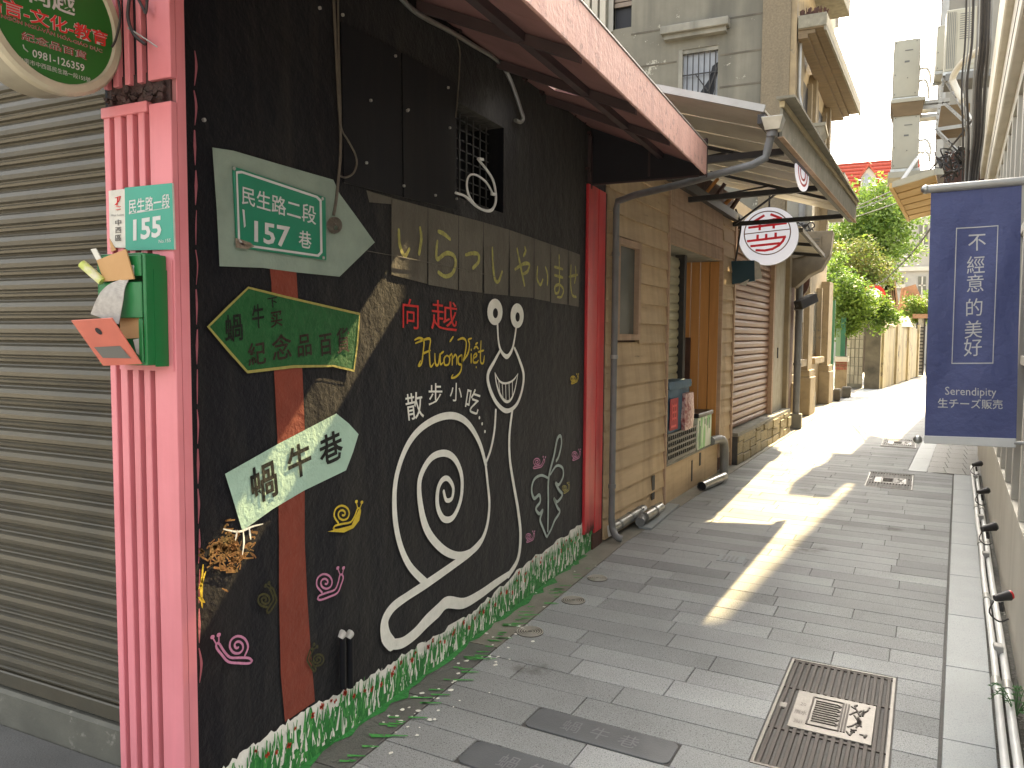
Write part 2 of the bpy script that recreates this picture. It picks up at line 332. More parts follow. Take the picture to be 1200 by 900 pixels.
# ------------------------------------------------------------------ text
def glyphs(body, bold=0.0, shear=0.0, spacing=1.0):
    c = bpy.data.curves.new('lettering', 'FONT'); c.body = body; c.offset = bold; c.shear = shear; c.space_character = spacing
    c.align_x = 'CENTER'; c.resolution_u = 2
    o = bpy.data.objects.new('lettering', c); COL.objects.link(o)
    bpy.context.view_layer.update()
    me = o.evaluated_get(bpy.context.evaluated_depsgraph_get()).to_mesh()
    v = [p.co.copy() for p in me.vertices]; f = [tuple(p.vertices) for p in me.polygons]
    o.to_mesh_clear(); bpy.data.objects.remove(o); bpy.data.curves.remove(c)
    ys = [p.y for p in v] or [0]; return v, f, min(ys), max(ys)
def letter(name, body, fn, m, parent, bold=0.0, shear=0.0, spacing=1.0, cjk=False):
    v, f, y0, y1 = glyphs(body, bold, shear, spacing)      # glyph height about 1, centred on x; fn maps (gx, gy) to a point
    xs = [p.x for p in v]; xc = (min(xs)+max(xs))/2; yc = (y0+y1)/2
    mb = MB(); mb.v = [tuple(fn(p.x-xc, p.y-yc)) for p in v]; mb.f = f
    return mb.build(name, m, parent)
def flat(c, U, V):                                        # map glyph coordinates to a plane
    c = Vector(c); U = Vector(U); V = Vector(V); return lambda a, b: c+U*a+V*b
# ================================================================== THE GROUND
def struct(name, mb, m, kind='structure', parent=None): return tag(mb.build(name, m, parent), kind=kind)
g = MB(); g.quad((-60, -20, -.03), (60, -20, -.03), (60, 400, -.03), (-60, 400, -.03)); ground = struct('ground', g, m_road)
paving = tag(thing('paving', None, None, (0, 0, 0)), kind='structure')
bed = MB(); bed.hexa([(-1.70, .2, -.028), (.02, .2, -.028), (1.0, 11.6, -.028), (2.6, 30, -.028), (-.5, 30, -.028), (-1.60, 8, -.028), (-1.70, 5.6, -.028)],
                     [(-1.70, .2, -.007), (.02, .2, -.007), (1.0, 11.6, -.007), (2.6, 30, -.007), (-.5, 30, -.007), (-1.60, 8, -.007), (-1.70, 5.6, -.007)])
struct('joint_bed', bed, m_joint)
def kerbx(y): return -.006+.0865*y
def leftx(y): return -1.695 if y < 5.7 else w2x(y)+.16
TH = R_(3.0); TC, TS = math.cos(TH), math.sin(TH)          # the pavers run 3 degrees off the painted wall
def uv2w(u, v): return (u*TC+v*TS, -u*TS+v*TC)
def usolve(v, fn):
    u = 0
    for _ in range(8): x, y_ = uv2w(u, v); u += (fn(y_)-x)/TC
    return u
paving.rotation_euler.z = -TH
GR = [(-.525, -.064, 2.89, 3.955), (-.525, -.064, 9.0, 10.0), (-.525, -.064, 12.5, 13.45)]      # drain gratings
PL_ = [(-1.40, -.79, 2.7225, 2.893), (-1.50, -.89, 2.3635, 2.534)]                         # dark name plates let into the paving
ROW = .1795; v = 3.257-ROW*13; cache = {}; npv = 0; far = MB()
def paver_mesh(L):
    L = round(L, 2)
    if L not in cache:
        b = MB().box((0, 0, -.02), (L-.004, ROW-.004, 0)); cache[L] = b.mesh('paver', m_paver, bevel=.0018)
    return cache[L]
def rightx(y): return kerbx(y)-.002 if y < 10.3 else (.41+(y-10.3)*.10-.004 if y < 13.5 else .9+(y-13.5)*.13)
while v < 27:
    vc = v+ROW/2; xs = (usolve(v, leftx), usolve(v+ROW, leftx)); xe = (usolve(v, rightx), usolve(v+ROW, rightx))
    segs = [(xs, xe)]
    for (a, b, c, d) in GR+PL_:
        if v+ROW-.03 > c and v+.03 < d:
            ns = []
            for (p, q) in segs:
                if b < p[0] or a > q[0]: ns.append((p, q)); continue
                if a-p[0] > .03: ns.append((p, (a-.003, a-.003)))
                if q[0]-b > .03: ns.append(((b+.007, b+.007), q))
            segs = ns
    for (p, q) in segs:
        x = list(p); first = random.uniform(.2, .8)
        while x[0] < q[0]-.001:
            L = first if first else random.uniform(.42, .88); first = None
            last = q[0]-(x[0]+L) < .18
            z = random.uniform(-.0012, .0006); e = .004
            nx = list(q) if last else [round(x[0]+L, 2)]*2
            if 2.0 < vc < 12.6 and npv < 296:
                if x[0] == x[1] and not last: link('paver', paver_mesh(nx[0]-x[0]), paving, (x[0], v, z))
                else:
                    lo = [(0, 0, -.02), (nx[0]-x[0]-e, 0, -.02), (nx[1]-x[0]-e, ROW-e, -.02), (x[1]-x[0], ROW-e, -.02)]
                    link('paver', MB().hexa(lo, [(a, b, 0) for a, b, c in lo]).mesh('cut_paver', m_paver, bevel=.0018), paving, (x[0], v, z))
                npv += 1
            else:
                lo = [(x[0], v, -.02), (nx[0]-e, v, -.02), (nx[1]-e, v+ROW-e, -.02), (x[1], v+ROW-e, -.02)]
                far.hexa(lo, [(a, b, z) for a, b, c in lo])
            x = nx
    v += ROW
tag(far.build('distant_paver', m_paver, paving), kind='stuff')
def settle(t, u, v): t.location = (*uv2w(u, v), 0); t.rotation_euler.z = -TH; return t
# pale granite kerb strip
kerb = tag(thing('kerb', None, None), kind='structure')
ys = [1.0, 1.88, 2.70, 3.428, 4.216, 5.023, 5.883, 6.795, 7.60, 8.42, 9.25, 10.28]
for a, b in zip(ys, ys[1:]):
    MB().hexa([(kerbx(a)+.008, a, -.02), (kerbx(a)+.19, a, -.02), (kerbx(b-.005)+.19, b-.005, -.02), (kerbx(b-.005)+.008, b-.005, -.02)],
              [(kerbx(a)+.008, a, .004), (kerbx(a)+.19, a, .004), (kerbx(b-.005)+.19, b-.005, .004), (kerbx(b-.005)+.008, b-.005, .004)]).build('kerb_stone', m_kerb, kerb, bevel=.002)
for a, b in ((10.3, 11.4), (11.405, 12.5), (12.505, 13.4)):
    f = lambda t: .41+(t-10.3)*.10
    MB().hexa([(f(a), a, -.02), (f(a)+.2, a, -.02), (f(b)+.2, b, -.02), (f(b), b, -.02)], [(f(a), a, .004), (f(a)+.2, a, .004), (f(b)+.2, b, .004), (f(b), b, .004)]).build('kerb_stone', m_kerb, kerb, bevel=.002)
side = tag(thing('side_paving', None, None), kind='structure')
for i in range(7):
    for j in range(4):
        a = 10.32+i*.46; x = .62+(a-10.3)*.10+j*.2
        MB().box((x, a, -.02), (x+.195, a+.455, .0)).build('paving_stone', m_strip, side)
struct('gutter_soil', MB().hexa([(kerbx(1)+.19, 1, -.029), (1, 1, -.029), (1.6, 12, -.029), (kerbx(10.3)+.19, 10.3, -.029)], [(kerbx(1)+.19, 1, -.006), (1, 1, -.006), (1.6, 12, -.006), (kerbx(10.3)+.19, 10.3, -.006)]),
       mat('gutter_soil', (.09, .085, .07), (.03, .03, .025), scale=14, bump=1, bscale=60, bdist=.02))
# strip between the mural wall and the pavers; worn apron further on
strip = tag(thing('stone_strip', None, None), kind='structure')
for a, b in ((.9, 1.62), (1.625, 2.2), (2.205, 2.82), (2.825, 3.44)):
    MB().box((-1.9, a, -.02), (-1.70, b, .002)).build('strip_stone', m_strip, strip, bevel=.0015)
struct('apron', MB().hexa([(-1.9, 3.445, -.02), (-1.698, 3.445, -.02), (-1.698, 5.6, -.02), (w2x(9.7)+.155, 9.7, -.02), (w2x(20)+.15, 20, -.02), (w2x(20)-.3, 20, -.02), (-1.98, 5.6, -.02)],
                           [(-1.9, 3.445, .002), (-1.698, 3.445, .002), (-1.698, 5.6, .002), (w2x(9.7)+.155, 9.7, .004), (w2x(20)+.15, 20, .004), (w2x(20)-.3, 20, .004), (-1.98, 5.6, .004)]), m_apron)
# spilled paint on the strip
sp = MB(); rs = random.Random(3)
pts = []
for i in range(46):
    t = i/45; yy = 1.9+t*3.3; pts.append((-1.87+.012+.035*rs.random()*(1 if i % 3 else 1.9), yy, .0045))
sp.poly([(-1.868, 1.9, .0045)]+pts+[(-1.868, 5.2, .0045)])
sp.build('green_paint_spill', m_grass[0], strip)
wd = MB()
for i in range(64):
    cx_ = rs.gauss(-1.70, .08); cy_ = rs.choice([rs.gauss(3.5, .22), rs.gauss(2.9, .3), rs.uniform(2.3, 5)]); r = rs.uniform(.003, .012)
    if cx_ < -1.86: continue
    wd.poly([(cx_+r*rs.uniform(.6, 1.3)*math.cos(a), cy_+r*rs.uniform(.6, 1.5)*math.sin(a), .0052) for a in [q*math.pi/4 for q in range(8)]])
tag(wd.build('white_paint_spot', m_wpaint, strip), kind='stuff')
gs = MB()
for i in range(60):
    cx_ = rs.uniform(-1.80, -1.70); cy_ = rs.uniform(2.2, 4.9); l = rs.uniform(.02, .09)
    gs.quad((cx_, cy_, .006), (cx_+l, cy_+l*.5, .006), (cx_+l, cy_+l*.5+.008, .006), (cx_-.01, cy_+.012, .006))
tag(gs.build('green_paint_smear', m_grass[1], strip), kind='stuff')

# ------------------------------------------------------------------ drain gratings
def grate(x0, x1, y0, y1, label, emblem=True):
    g = thing('drain_grate', label, 'drain grate', ((x0+x1)/2, (y0+y1)/2, 0), 'drain gratings along the alley')
    fr = MB()
    for a, b in (((x0, y0, -.02), (x1, y0+.012, .003)), ((x0, y1-.012, -.02), (x1, y1, .003)), ((x0, y0+.012, -.02), (x0+.012, y1-.012, .003)), ((x1-.012, y0+.012, -.02), (x1, y1-.012, .003))): fr.box(a, b)
    fr.build('frame', m_ironl, g)
    MB().box((x0+.012, y0+.012, -.027), (x1-.012, y1-.012, -.0225)).build('dark_pit', m_void, g)
    n = 15; W = (x1-x0-.024)/n; bw = W*.54
    cx0, cx1, cy0, cy1 = x0+.17*(x1-x0)+.0, x1-.14*(x1-x0), y0+(y1-y0)*.33, y1-(y1-y0)*.33
    me = {}
    for i in range(n):
        bx = x0+.012+i*W+(W-bw)/2
        for (a, b) in ([(y0+.012, y1-.012)] if (bx+bw < cx0 or bx > cx1) else [(y0+.012, cy0), (cy1, y1-.012)]):
            L = round(b-a, 3)
            if L not in me: me[L] = MB().box((0, 0, -.02), (bw, L, 0)).mesh('grate_bar', m_iron, bevel=.0015)
            link('grate_bar', me[L], g, (bx, a, .001))
    for yy in (y0+.012, y0+(y1-y0)*.30, y1-(y1-y0)*.30-.016, y1-.028):
        MB().box((x0+.012, yy, -.02), (x1-.012, yy+.016, -.001)).build('cross_bar', m_iron, g)
    pl = MB().box((cx0, cy0, -.019), (cx1, cy1, .003)).build('centre_plate', m_ironl, g, bevel=.002)
    em = MB(); z = .0045
    px_ = lambda u, v: (cx0+(cx1-cx0)*u, cy0+(cy1-cy0)*v)
    def ln(pts, wd=.005):
        for a, b in zip(pts, pts[1:]):
            a = px_(*a); b = px_(*b); em.bar((*a, z), (*b, z), wd, .004)
    for v in (.28, .40, .52, .64, .76):                      # fluted shaft of the column relief, lying on its side
        ln([(.26, v-.03), (.56, v-.03)]); ln([(.26, v+.03), (.54, v+.03)]); ln([(.56, v-.03), (.58, v), (.54, v+.03)])
    for u in (.22, .60, .635, .67): ln([(u, .14), (u, .88)], .007)
    ln([(.22, .14), (.60, .14)]); ln([(.22, .88), (.60, .88)])
    rr = random.Random(5)
    for i in range(13):
        u = .70+.05*(i % 4); v = .14+.75*rr.random(); q = [(u, v)]
        for j in range(4): q.append((min(.93, q[-1][0]+rr.uniform(-.01, .05)), min(.9, max(.1, q[-1][1]+rr.uniform(-.12, .12)))))
        ln(q, .006)
    em.build('column_relief', m_iron, pl)
    if emblem:
        for t, v in (('Rn', .84), ('20', .62), ('雨水', .40), ('2021', .16)):
            if t == 'Rn': continue
            c = px_(.115, v); letter('raised_lettering', t, flat((*c, .0042), (.026 if len(t) < 3 else .018, 0, 0), (0, .042, 0)), m_iron, pl)
    settle(g, (x0+x1)/2, (y0+y1)/2)
    hx = MB().box((x0+.02, (y0+y1)/2-.02, -.018), (x0+.055, (y0+y1)/2+.03, .002)); hx.build('lifting_eye', m_ironl, g, bevel=.004)
    return g
grate(*GR[0], 'square slotted drain grating in the foreground with a cast column relief on its centre plate')
grate(*GR[1], 'slotted drain grating half way along, in the shade near the kerb step below the banner')
grate(*GR[2], 'small far drain grating just beyond the lower end of the navy banner', False)
# ------------------------------------------------------------------ name plates and round covers
def name_plate(b, txt, label):
    x0, x1, y0, y1 = b; t = thing('name_plate', label, 'ground plate', ((x0+x1)/2, (y0+y1)/2, 0), 'dark name plates let into the paving')
    MB().box((x0-.004, y0-.004, -.02), (x1+.004, y1+.004, -.0045)).build('rim', m_joint, t)
    r = .035; pts = []
    for cx_, cy_, a0 in ((x1-r, y0+r, -90), (x1-r, y1-r, 0), (x0+r, y1-r, 90), (x0+r, y0+r, 180)):
        for q in range(5): a = R_(a0+q*22.5); pts.append((cx_+r*math.cos(a), cy_+r*math.sin(a), -.018))
    MB().extr(pts, (0, 0, .0195)).build('plate', m_slate, t, bevel=.002)
    for i, ch in enumerate(txt):
        cx_ = x0+(x1-x0)*(.3+.2*i*1.0) if len(txt) == 3 else (x0+x1)/2
        letter('raised_character', ch, flat((cx_, (y0+y1)/2, .0028), (.085, 0, 0), (0, .1, 0)), mat_raise, t)
    settle(t, (x0+x1)/2, (y0+y1)/2)
mat_raise = mat('raised_slate_character', (.20, .205, .21), (.16, .165, .17), rough=.4, bump=0)
name_plate(PL_[0], '蝸牛巷', 'dark slate name plate with raised characters set among the pavers left of the near grating')
name_plate(PL_[1], '蝸牛巷', 'dark slate name plate at the bottom edge of the photo, nearest the camera')
def round_cover(x, y, r, label):
    t = thing('round_cover', label, 'access cover', (x, y, 0), 'round access covers beside the painted wall')
    MB().extr(ring((x, y, -.01), (1, 0, 0), (0, 1, 0), r, 28), (0, 0, .014)).build('lid', m_ironl, t)
    rg = MB()
    for q in (.95, .78, .6, .42, .24):
        rg.tube(ring((x, y, .005), (1, 0, 0), (0, 1, 0), r*q, 28)+[Vector((x+r*q, y, .005))], .0024, 5)
    rg.build('raised_ring', mat_lid, t)
mat_lid = mat('dusty_ring_metal', (.50, .47, .40), rough=.5, bump=.1)
round_cover(-1.601, 4.741, .066, 'farthest of the three round ribbed covers at the foot of the painted wall')
round_cover(-1.592, 4.273, .072, 'middle one of three round ribbed covers beside the painted grass')
round_cover(-1.629, 3.709, .074, 'nearest of the three round ribbed covers, at the end of the dark stone strip')
t = thing('square_cover', 'small square stone-filled cover between the pavers in mid alley', 'access cover', (-1.03, 6.0, 0))
c_ = G(857, 655)
MB().box((c_.x-.09, c_.y-.09, -.0), (c_.x+.09, c_.y+.09, .003)).build('lid', m_kerb, t)
rg = MB(); [rg.box((c_.x-.06+i*.03, c_.y-.06, .003), (c_.x-.045+i*.03, c_.y+.06, .005)) for i in range(4)]; rg.build('rib', m_paver, t)
# ================================================================== THE PAINTED SHOP
shop = thing('painted_shop', 'black painted corner shop with a white smiling snail and signpost mural', 'shop', (-1.87, 1.7, 0))
ya, yb, yw0, yw1, zw0, zw1 = 1.60, 5.62, 3.32, 3.845, 2.265, 2.725
wl = MB()
wl.box((-2.1, ya, 0), (-1.87, yw0, 3.25)).box((-2.1, yw1, 0), (-1.87, yb, 3.25)).box((-2.1, yw0, 0), (-1.87, yw1, zw0)).box((-2.1, yw0, zw1), (-1.87, yw1, 3.25))
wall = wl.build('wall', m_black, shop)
MB().box((-5.5, 1.9, 3.0), (-2.1, 5.62, 3.25)).build('roof_slab', m_conc, shop)
MB().box((-5.5, 5.45, 0), (-2.1, 5.62, 3.0)).build('party_wall', m_conc, shop)
# upper sheet panels
def mpoly(mb, pts, off): return mb.poly([ML(px, py, off) for px, py in pts])
for i, pp in enumerate(([(470, 62), (533, 98), (534, 246), (472, 231)], [(398, 26), (468, 61), (470, 230.5), (402, 214)])):
    mb = MB(); mb.extr([ML(px, py, .001) for px, py in pp], (.006, 0, 0)); mb.build('sheet_panel', m_panel, shop)
sc = MB().extr(ring((0, 0, 0), (0, 1, 0), (0, 0, 1), .006, 6), (.008, 0, 0)).mesh('screw', m_lgrey)
for q in ((372, 10), (399, 18), (432, 118), (461, 66), (476, 129), (523, 103), (525, 150), (471, 218), (508, 229), (533, 233), (461, 66), (236, 141), (475, 130), (427, 191)):
    p = ML(*q); link('screw', sc, shop, (MX+.007, p.y, p.z))
# window with dark grille
win = MB()
win.box((-2.09, yw0, zw0), (-2.07, yw1, zw1)); win = win.build('window', m_void, shop)
fr = MB()
for i in range(7): fr.box((-1.96, yw0+.03+i*.075, zw0), (-1.953, yw0+.038+i*.075, zw1))
for i in range(9): fr.box((-1.967, yw0, zw0+.03+i*.05), (-1.96, yw1, zw0+.035+i*.05))
fr.build('grille', mat('old_window_grille', (.07, .07, .068), rough=.5, bump=0), win)
# ---- mural paint
PAINT = {}
def ribbon(pts, wd, off=.004, closed=False, n=6, wfn=None, mb=None, jit=0, flatpx=True):
    """a brush stroke on the wall: points in photo pixels, width in metres"""
    P = spline([(a, b) for a, b in pts], n, closed) if n > 1 else [Vector(p) for p in pts]
    Wp = [ML(p[0], p[1], off) for p in P]; mb = mb or MB(); L = []; R = []; N = len(Wp)
    ws = wd if isinstance(wd, (list, tuple)) else None
    for i in range(N):
        if closed: d = Wp[(i+1) % N]-Wp[(i-1) % N]
        else: d = Wp[min(i+1, N-1)]-Wp[max(i-1, 0)]
        if d.length < 1e-6: d = Vector((0, 1, 0))
        d.normalize(); nrm = Vector((0, -d.z, d.y))
        if ws:
            u = i/(N-1)*(len(ws)-1); k0 = int(min(u, len(ws)-2)); w_ = ws[k0]+(ws[k0+1]-ws[k0])*(u-k0)
        else: w_ = wd
        w_ = w_/2*(1+random.uniform(-jit, jit))
        L.append(Wp[i]+nrm*w_); R.append(Wp[i]-nrm*w_)
    b = len(mb.v); mb.v += [tuple(p) for p in L+R]
    for i in range(N if closed else N-1):
        j = (i+1) % N; mb.f.append((b+i, b+j, b+N+j, b+N+i))
    if not closed:                                           # round brush ends
        for i, s in ((0, -1), (N-1, 1)):
            c = (L[i]+R[i])/2; r = (L[i]-R[i])/2; d = Vector((0, r.z, -r.y))*s
            if i == 0: d = -Vector((0, -r.z, r.y))*-1
            dd = (Wp[1]-Wp[0]) if i == 0 else (Wp[-1]-Wp[-2])
            dd.normalize(); dd = -dd*r.length if i == 0 else dd*r.length
            k = len(mb.v); mb.v.append(tuple(c)); arc = [c+r*math.cos(a)+dd*math.sin(a) for a in [math.pi*q/6 for q in range(7)]]
            mb.v += [tuple(p) for p in arc]
            for q in range(6): mb.f.append((k, k+1+q, k+2+q))
    return mb
def painted(name, mb, m, label=None):
    o = mb.build(name, m, wall)
    if label: o['label'] = label
    return o
# a broad band of old paint at the column side, pink drips
mb = MB()
for i in range(16):
    t = i/15; y0 = 60+t*700
    ribbon([(228+t*6+random.uniform(-1, 1), y0), (229+t*6+random.uniform(-1.5, 1.5), y0+18), (228+t*6, y0+40)], [random.uniform(.002, .006), random.uniform(.004, .012), .002], .002, mb=mb)
painted('pink_paint_edge', mb, wall_paint('old_pink_edge_paint', (.4, .13, .16)))
# noren banner
mb = MB()
T = lambda a, b: (420+a/4.286, 210+b/4.286)
top = [T(40, 55), T(160, 92), T(345, 142), T(500, 182), T(625, 215), T(752, 252), T(880, 296), T(960, 325), T(1050, 355), T(1125, 384)]
mpoly(mb, [T(40, 55), T(170, 94), T(170, 126), T(55, 116)], .004)
pans = [(166, 345, 230, 480, 526), (352, 500, 260, 530, 556), (506, 622, 285, 558, 570), (632, 752, 330, 574, 584), (762, 880, 350, 586, 596), (884, 962, 385, 600, 615), (968, 1050, 395, 620, 630), (1056, 1106, 400, 632, 641)]
def topy(a):
    for (p, q), (r, s) in zip([(40, 55), (160, 92), (345, 142), (500, 182), (625, 215), (752, 252), (880, 296), (960, 325), (1050, 355), (1125, 384)], [(160, 92), (345, 142), (500, 182), (625, 215), (752, 252), (880, 296), (960, 325), (1050, 355), (1125, 384), (1130, 386)]):
        if p <= a <= r: return q+(s-q)*(a-p)/(r-p)
    return 55
for i, (a, b, zt, l, r) in enumerate(pans):
    e0 = pans[i-1][1]+3 if i else a; m0 = (e0+a)/2 if i else a; nb = pans[i+1][0] if i < 7 else b+14; m1 = (b+nb)/2
    mpoly(mb, [T(m0, topy(m0)), T(m1, topy(m1)), T(m1-.5, zt), T(b, r), T(a, l), T(m0+.5, zt if not i else pans[i-1][2])], .004)
painted('painted_noren', mb, m_tan)
KANA = [([(203, 255), (208, 330), (232, 385), (256, 350)], [(310, 245), (316, 300), (305, 375)]),
    ([(402, 262), (430, 275), (460, 300)], [(397, 312), (392, 360), (397, 402), (440, 372), (480, 385), (488, 430), (470, 475), (435, 488), (403, 468)]),
    ([(540, 380), (572, 372), (602, 378), (603, 415), (576, 446)],), ([(673, 345), (676, 430), (685, 500), (703, 514), (722, 465)],),
    ([(788, 452), (830, 425), (858, 428), (850, 462), (825, 478)], [(797, 350), (815, 440), (834, 532)], [(836, 342), (840, 362), (830, 384)]),
    ([(900, 440), (898, 500), (914, 530), (926, 505)], [(940, 442), (950, 480), (949, 530)]),
    ([(985, 440), (1026, 452)], [(985, 482), (1026, 494)], [(1008, 382), (1010, 480), (1008, 560), (990, 572), (988, 540), (1010, 530), (1030, 555), (1020, 590), (1000, 592)]),
    ([(1058, 490), (1100, 480)], [(1068, 432), (1066, 520), (1074, 580), (1094, 592)], [(1090, 440), (1092, 480), (1086, 520)])]
for ch in KANA:
    mb = MB()
    for st in ch:
        sx = st[0][0]; wdt = .019 if sx < 350 else (.021 if sx < 880 else .018)
        ribbon([T(*q) for q in st], [wdt*.8, wdt, wdt*1.05, wdt*.85], .006, mb=mb, jit=.12)
    painted('painted_kana', mb, m_dyellow)
# signpost
mb = MB()
Lf = [(316, 313), (318, 330), (321, 430), (325, 512), (327, 633), (327, 700), (329, 790), (334, 846)]; Rt = [(369, 822), (364, 760), (360, 700), (357, 633), (357, 500), (354, 427), (348, 330), (347, 314)]
mpoly(mb, Lf+Rt, .004); painted('painted_post', mb, m_brown)
A3 = lambda a, b: (220+a/3.75, 160+b/3.75)
mb = MB(); mpoly(mb, [A3(*q) for q in ((108, 48), (200, 62), (380, 115), (640, 190), (668, 252), (740, 350), (822, 465), (745, 540), (667, 616), (480, 597), (330, 577), (140, 570), (128, 330))], .006)
painted('painted_arrow_board', mb, m_graypaint, 'grey green painted arrow pointing right behind the metal street sign')
A4 = lambda a, b: (220+a/2.8125, 320+b/2.8125)
gp = [(68, 177), (130, 115), (200, 48), (320, 78), (450, 108), (567, 135), (560, 230), (548, 322), (480, 306), (350, 308), (197, 326), (130, 250)]
mb = MB(); mpoly(mb, [A4(*q) for q in gp], .006); painted('painted_arrow_board', mb, m_green, 'dark green painted arrow pointing left with a yellow outline')
mb = ribbon([A4(*q) for q in gp], .009, .0075, closed=True, n=1, jit=.2); painted('painted_outline', mb, m_edgeyel)
mp_ = [(123, 662), (300, 562), (490, 463), (530, 495), (563, 531), (545, 590), (522, 650), (385, 716), (280, 778), (180, 850), (150, 750)]
mb = MB(); mpoly(mb, [A4(*q) for q in mp_], .006); painted('painted_arrow_board', mb, m_mint, 'pale mint painted arrow tilted up to the right with black characters')
def wtext(ch, c, u, v, m, name='painted_character', bold=.0, off=.0085, shear=0, parent=None):   # c in pixels, u and v: pixel vectors of the glyph's width and height
    return letter(name, ch, lambda a, b: ML(c[0]+u[0]*a+v[0]*b, c[1]+u[1]*a+v[1]*b, off), m, parent or wall, bold, shear)
for ch, c, s_ in (('蝸', (250, 690), 128), ('牛', (368, 618), 112), ('巷', (472, 576), 104)):
    c = A4(*c); k_ = s_/2.8125
    wtext(ch, c, (k_*.72, -k_*.34), (-k_*.10, -k_*1.0), m_ink, bold=.022)
for ch, c, w_, h_, m in (('蝸', (152, 180), 62, 92, m_ink), ('牛', (232, 142), 42, 80, m_ink), ('下', (280, 97), 34, 36, m_ink), ('买', (292, 152), 42, 56, m_dink),
                      ('紀', (228, 265), 62, 76, m_dink), ('念', (310, 243), 66, 84, m_dink), ('品', (385, 238), 52, 76, m_dink), ('百', (455, 236), 46, 76, m_dink), ('貨', (512, 222), 44, 84, m_dink)):
    c = A4(*c); wtext(ch, c, (w_/2.8125, -w_/2.8125*.18), (-1.5, -h_/2.8125*1.05), m, bold=.014)
A7 = lambda a, b: (420+a/3.103, 330+b/3.103)
A8 = lambda a, b: (400+a/3.0, 560+b/3.0)
# red, yellow and white writing
for ch, c, w_, h_ in (('向', (190, 117), 72, 118), ('越', (312, 124), 100, 118)):
    c = A7(*c); wtext(ch, c, (w_/3.103, w_/3.103*.12), (0, -h_/3.103), m_redp, bold=-.002, off=.006)
for ch, c, w_, h_, rt in (('散', (204, 452), 66, 104, -.16), ('步', (280, 410), 56, 88, 0), ('小', (355, 402), 46, 74, .05), ('吃', (416, 434), 54, 96, .25)):
    c = A7(*c); w_ /= 3.103; h_ /= 3.103
    wtext(ch, c, (w_, w_*rt*1.4), (h_*rt*.6, -h_), m_wpaint, bold=.004, off=.006)
mb = MB()
for q in ((440, 495), (450, 517), (460, 545)): p = A7(*q); mb.poly(ring(ML(*p, .006), (0, 1, 0), (0, 0, 1), .009, 10))
painted('painted_dots', mb, m_wpaint)
mb = MB()
for st in ([(205, 212), (222, 205), (238, 216), (236, 250), (230, 296), (218, 306), (226, 288)], [(208, 224), (250, 208), (262, 214), (258, 250), (262, 308), (275, 296)], [(234, 262), (262, 250)],
           [(278, 262), (280, 298), (290, 302), (297, 262), (298, 300), (308, 294)], [(300, 262), (310, 254)], [(322, 268), (312, 280), (314, 302), (328, 300), (332, 278), (322, 268)], [(332, 270), (340, 262)], [(333, 218), (345, 200)],
           [(342, 268), (341, 304)], [(343, 280), (352, 266), (358, 276), (357, 302)], [(376, 266), (364, 276), (364, 298), (376, 298), (376, 268), (374, 320), (356, 345), (338, 350), (344, 338)],
           [(362, 212), (380, 206), (392, 220), (388, 262), (378, 292)], [(378, 292), (398, 262), (404, 228), (400, 212), (412, 206)], [(410, 262), (410, 296)], [(410, 246), (411, 250)],
           [(418, 280), (430, 270), (428, 262), (420, 268), (418, 292), (430, 294), (436, 286)], [(420, 244), (428, 236), (436, 244)], [(426, 228), (434, 222)], [(446, 216), (444, 288), (454, 296), (458, 270)], [(436, 256), (456, 250)], [(428, 310), (429, 313)]):
    ribbon([A7(*q) for q in st], [.007, .013, .009, .012, .006], .006, mb=mb, n=5)
painted('painted_script', mb, m_yellow)
# the big white snail
W_ = m_wpaint; mb = MB()
outer = [(572, 645), (575, 615), (574, 588), (570, 548), (562, 520), (549, 498), (533, 488), (513, 490), (491, 504), (475, 527), (465, 562), (463, 600), (467, 633), (479, 662), (500, 683)]
shell = [(569, 543), (571, 562), (573.5, 590), (571, 615), (564, 634), (553, 646), (536, 651), (518, 643), (501, 622), (493, 593), (492, 562), (504, 538), (520, 531), (533, 538), (541, 558), (540, 585), (531, 606), (520, 608), (513, 594), (513, 575), (518, 563), (525, 561), (531, 571), (529.5, 584), (523, 586), (520, 576)]
oc = [(569.5, 545), (562, 519), (549, 497), (533, 487.5), (513, 490), (491, 504), (475, 527), (464, 562), (462.5, 600), (468, 635), (480, 663), (500, 684)]
ribbon(oc, [.026, .03, .034, .036, .036, .034, .034, .032, .033, .036, .034, .036, .04], .006, mb=mb)
ribbon(shell, [.02, .024, .028, .034, .036, .042, .046, .036, .034, .034, .032, .03, .032, .032, .03, .026, .024, .022, .02], .0065, mb=mb)
belly = [(600.5, 480), (597, 510), (597.5, 538), (602, 568), (607, 597), (610, 627), (607, 655), (596, 674)]
ribbon(belly, [.024, .026, .028, .03, .034, .036, .038], .006, mb=mb)
tail = [(566, 630), (553, 646), (530, 663), (500, 684), (477, 699), (460, 712), (451, 728), (452, 745), (459, 755)]
ribbon(tail, [.02, .04, .042, .044, .04, .046, .056, .066, .06], .007, mb=mb)
foot = [(459, 755), (472, 753), (487, 742), (500, 728), (513, 716), (524, 706), (543, 707), (562, 697), (580, 684), (596, 673)]
ribbon(foot, [.045, .05, .056, .066, .07, .06, .055, .05, .045, .036], .0075, mb=mb)
ribbon([(569, 543), (575, 527), (579.5, 504), (581, 481)], [.02, .022, .02], .006, mb=mb)
head = [(586, 411), (579, 424), (572, 438), (573, 452), (580, 469), (589, 479.5), (597, 481), (606, 473), (612, 456), (613.5, 438), (608, 420), (603, 408)]
ribbon(head, [.018, .024, .03, .028, .026, .028, .024, .024, .028, .024, .018], .0072, mb=mb)
ribbon([(583, 380), (584, 398), (587, 411), (594, 418), (600, 410), (603, 397), (605, 383)], [.02, .018, .02, .028, .022, .018, .018], .0068, mb=mb)
painted('painted_snail', mb, W_, 'large white smiling snail painted on the black wall')
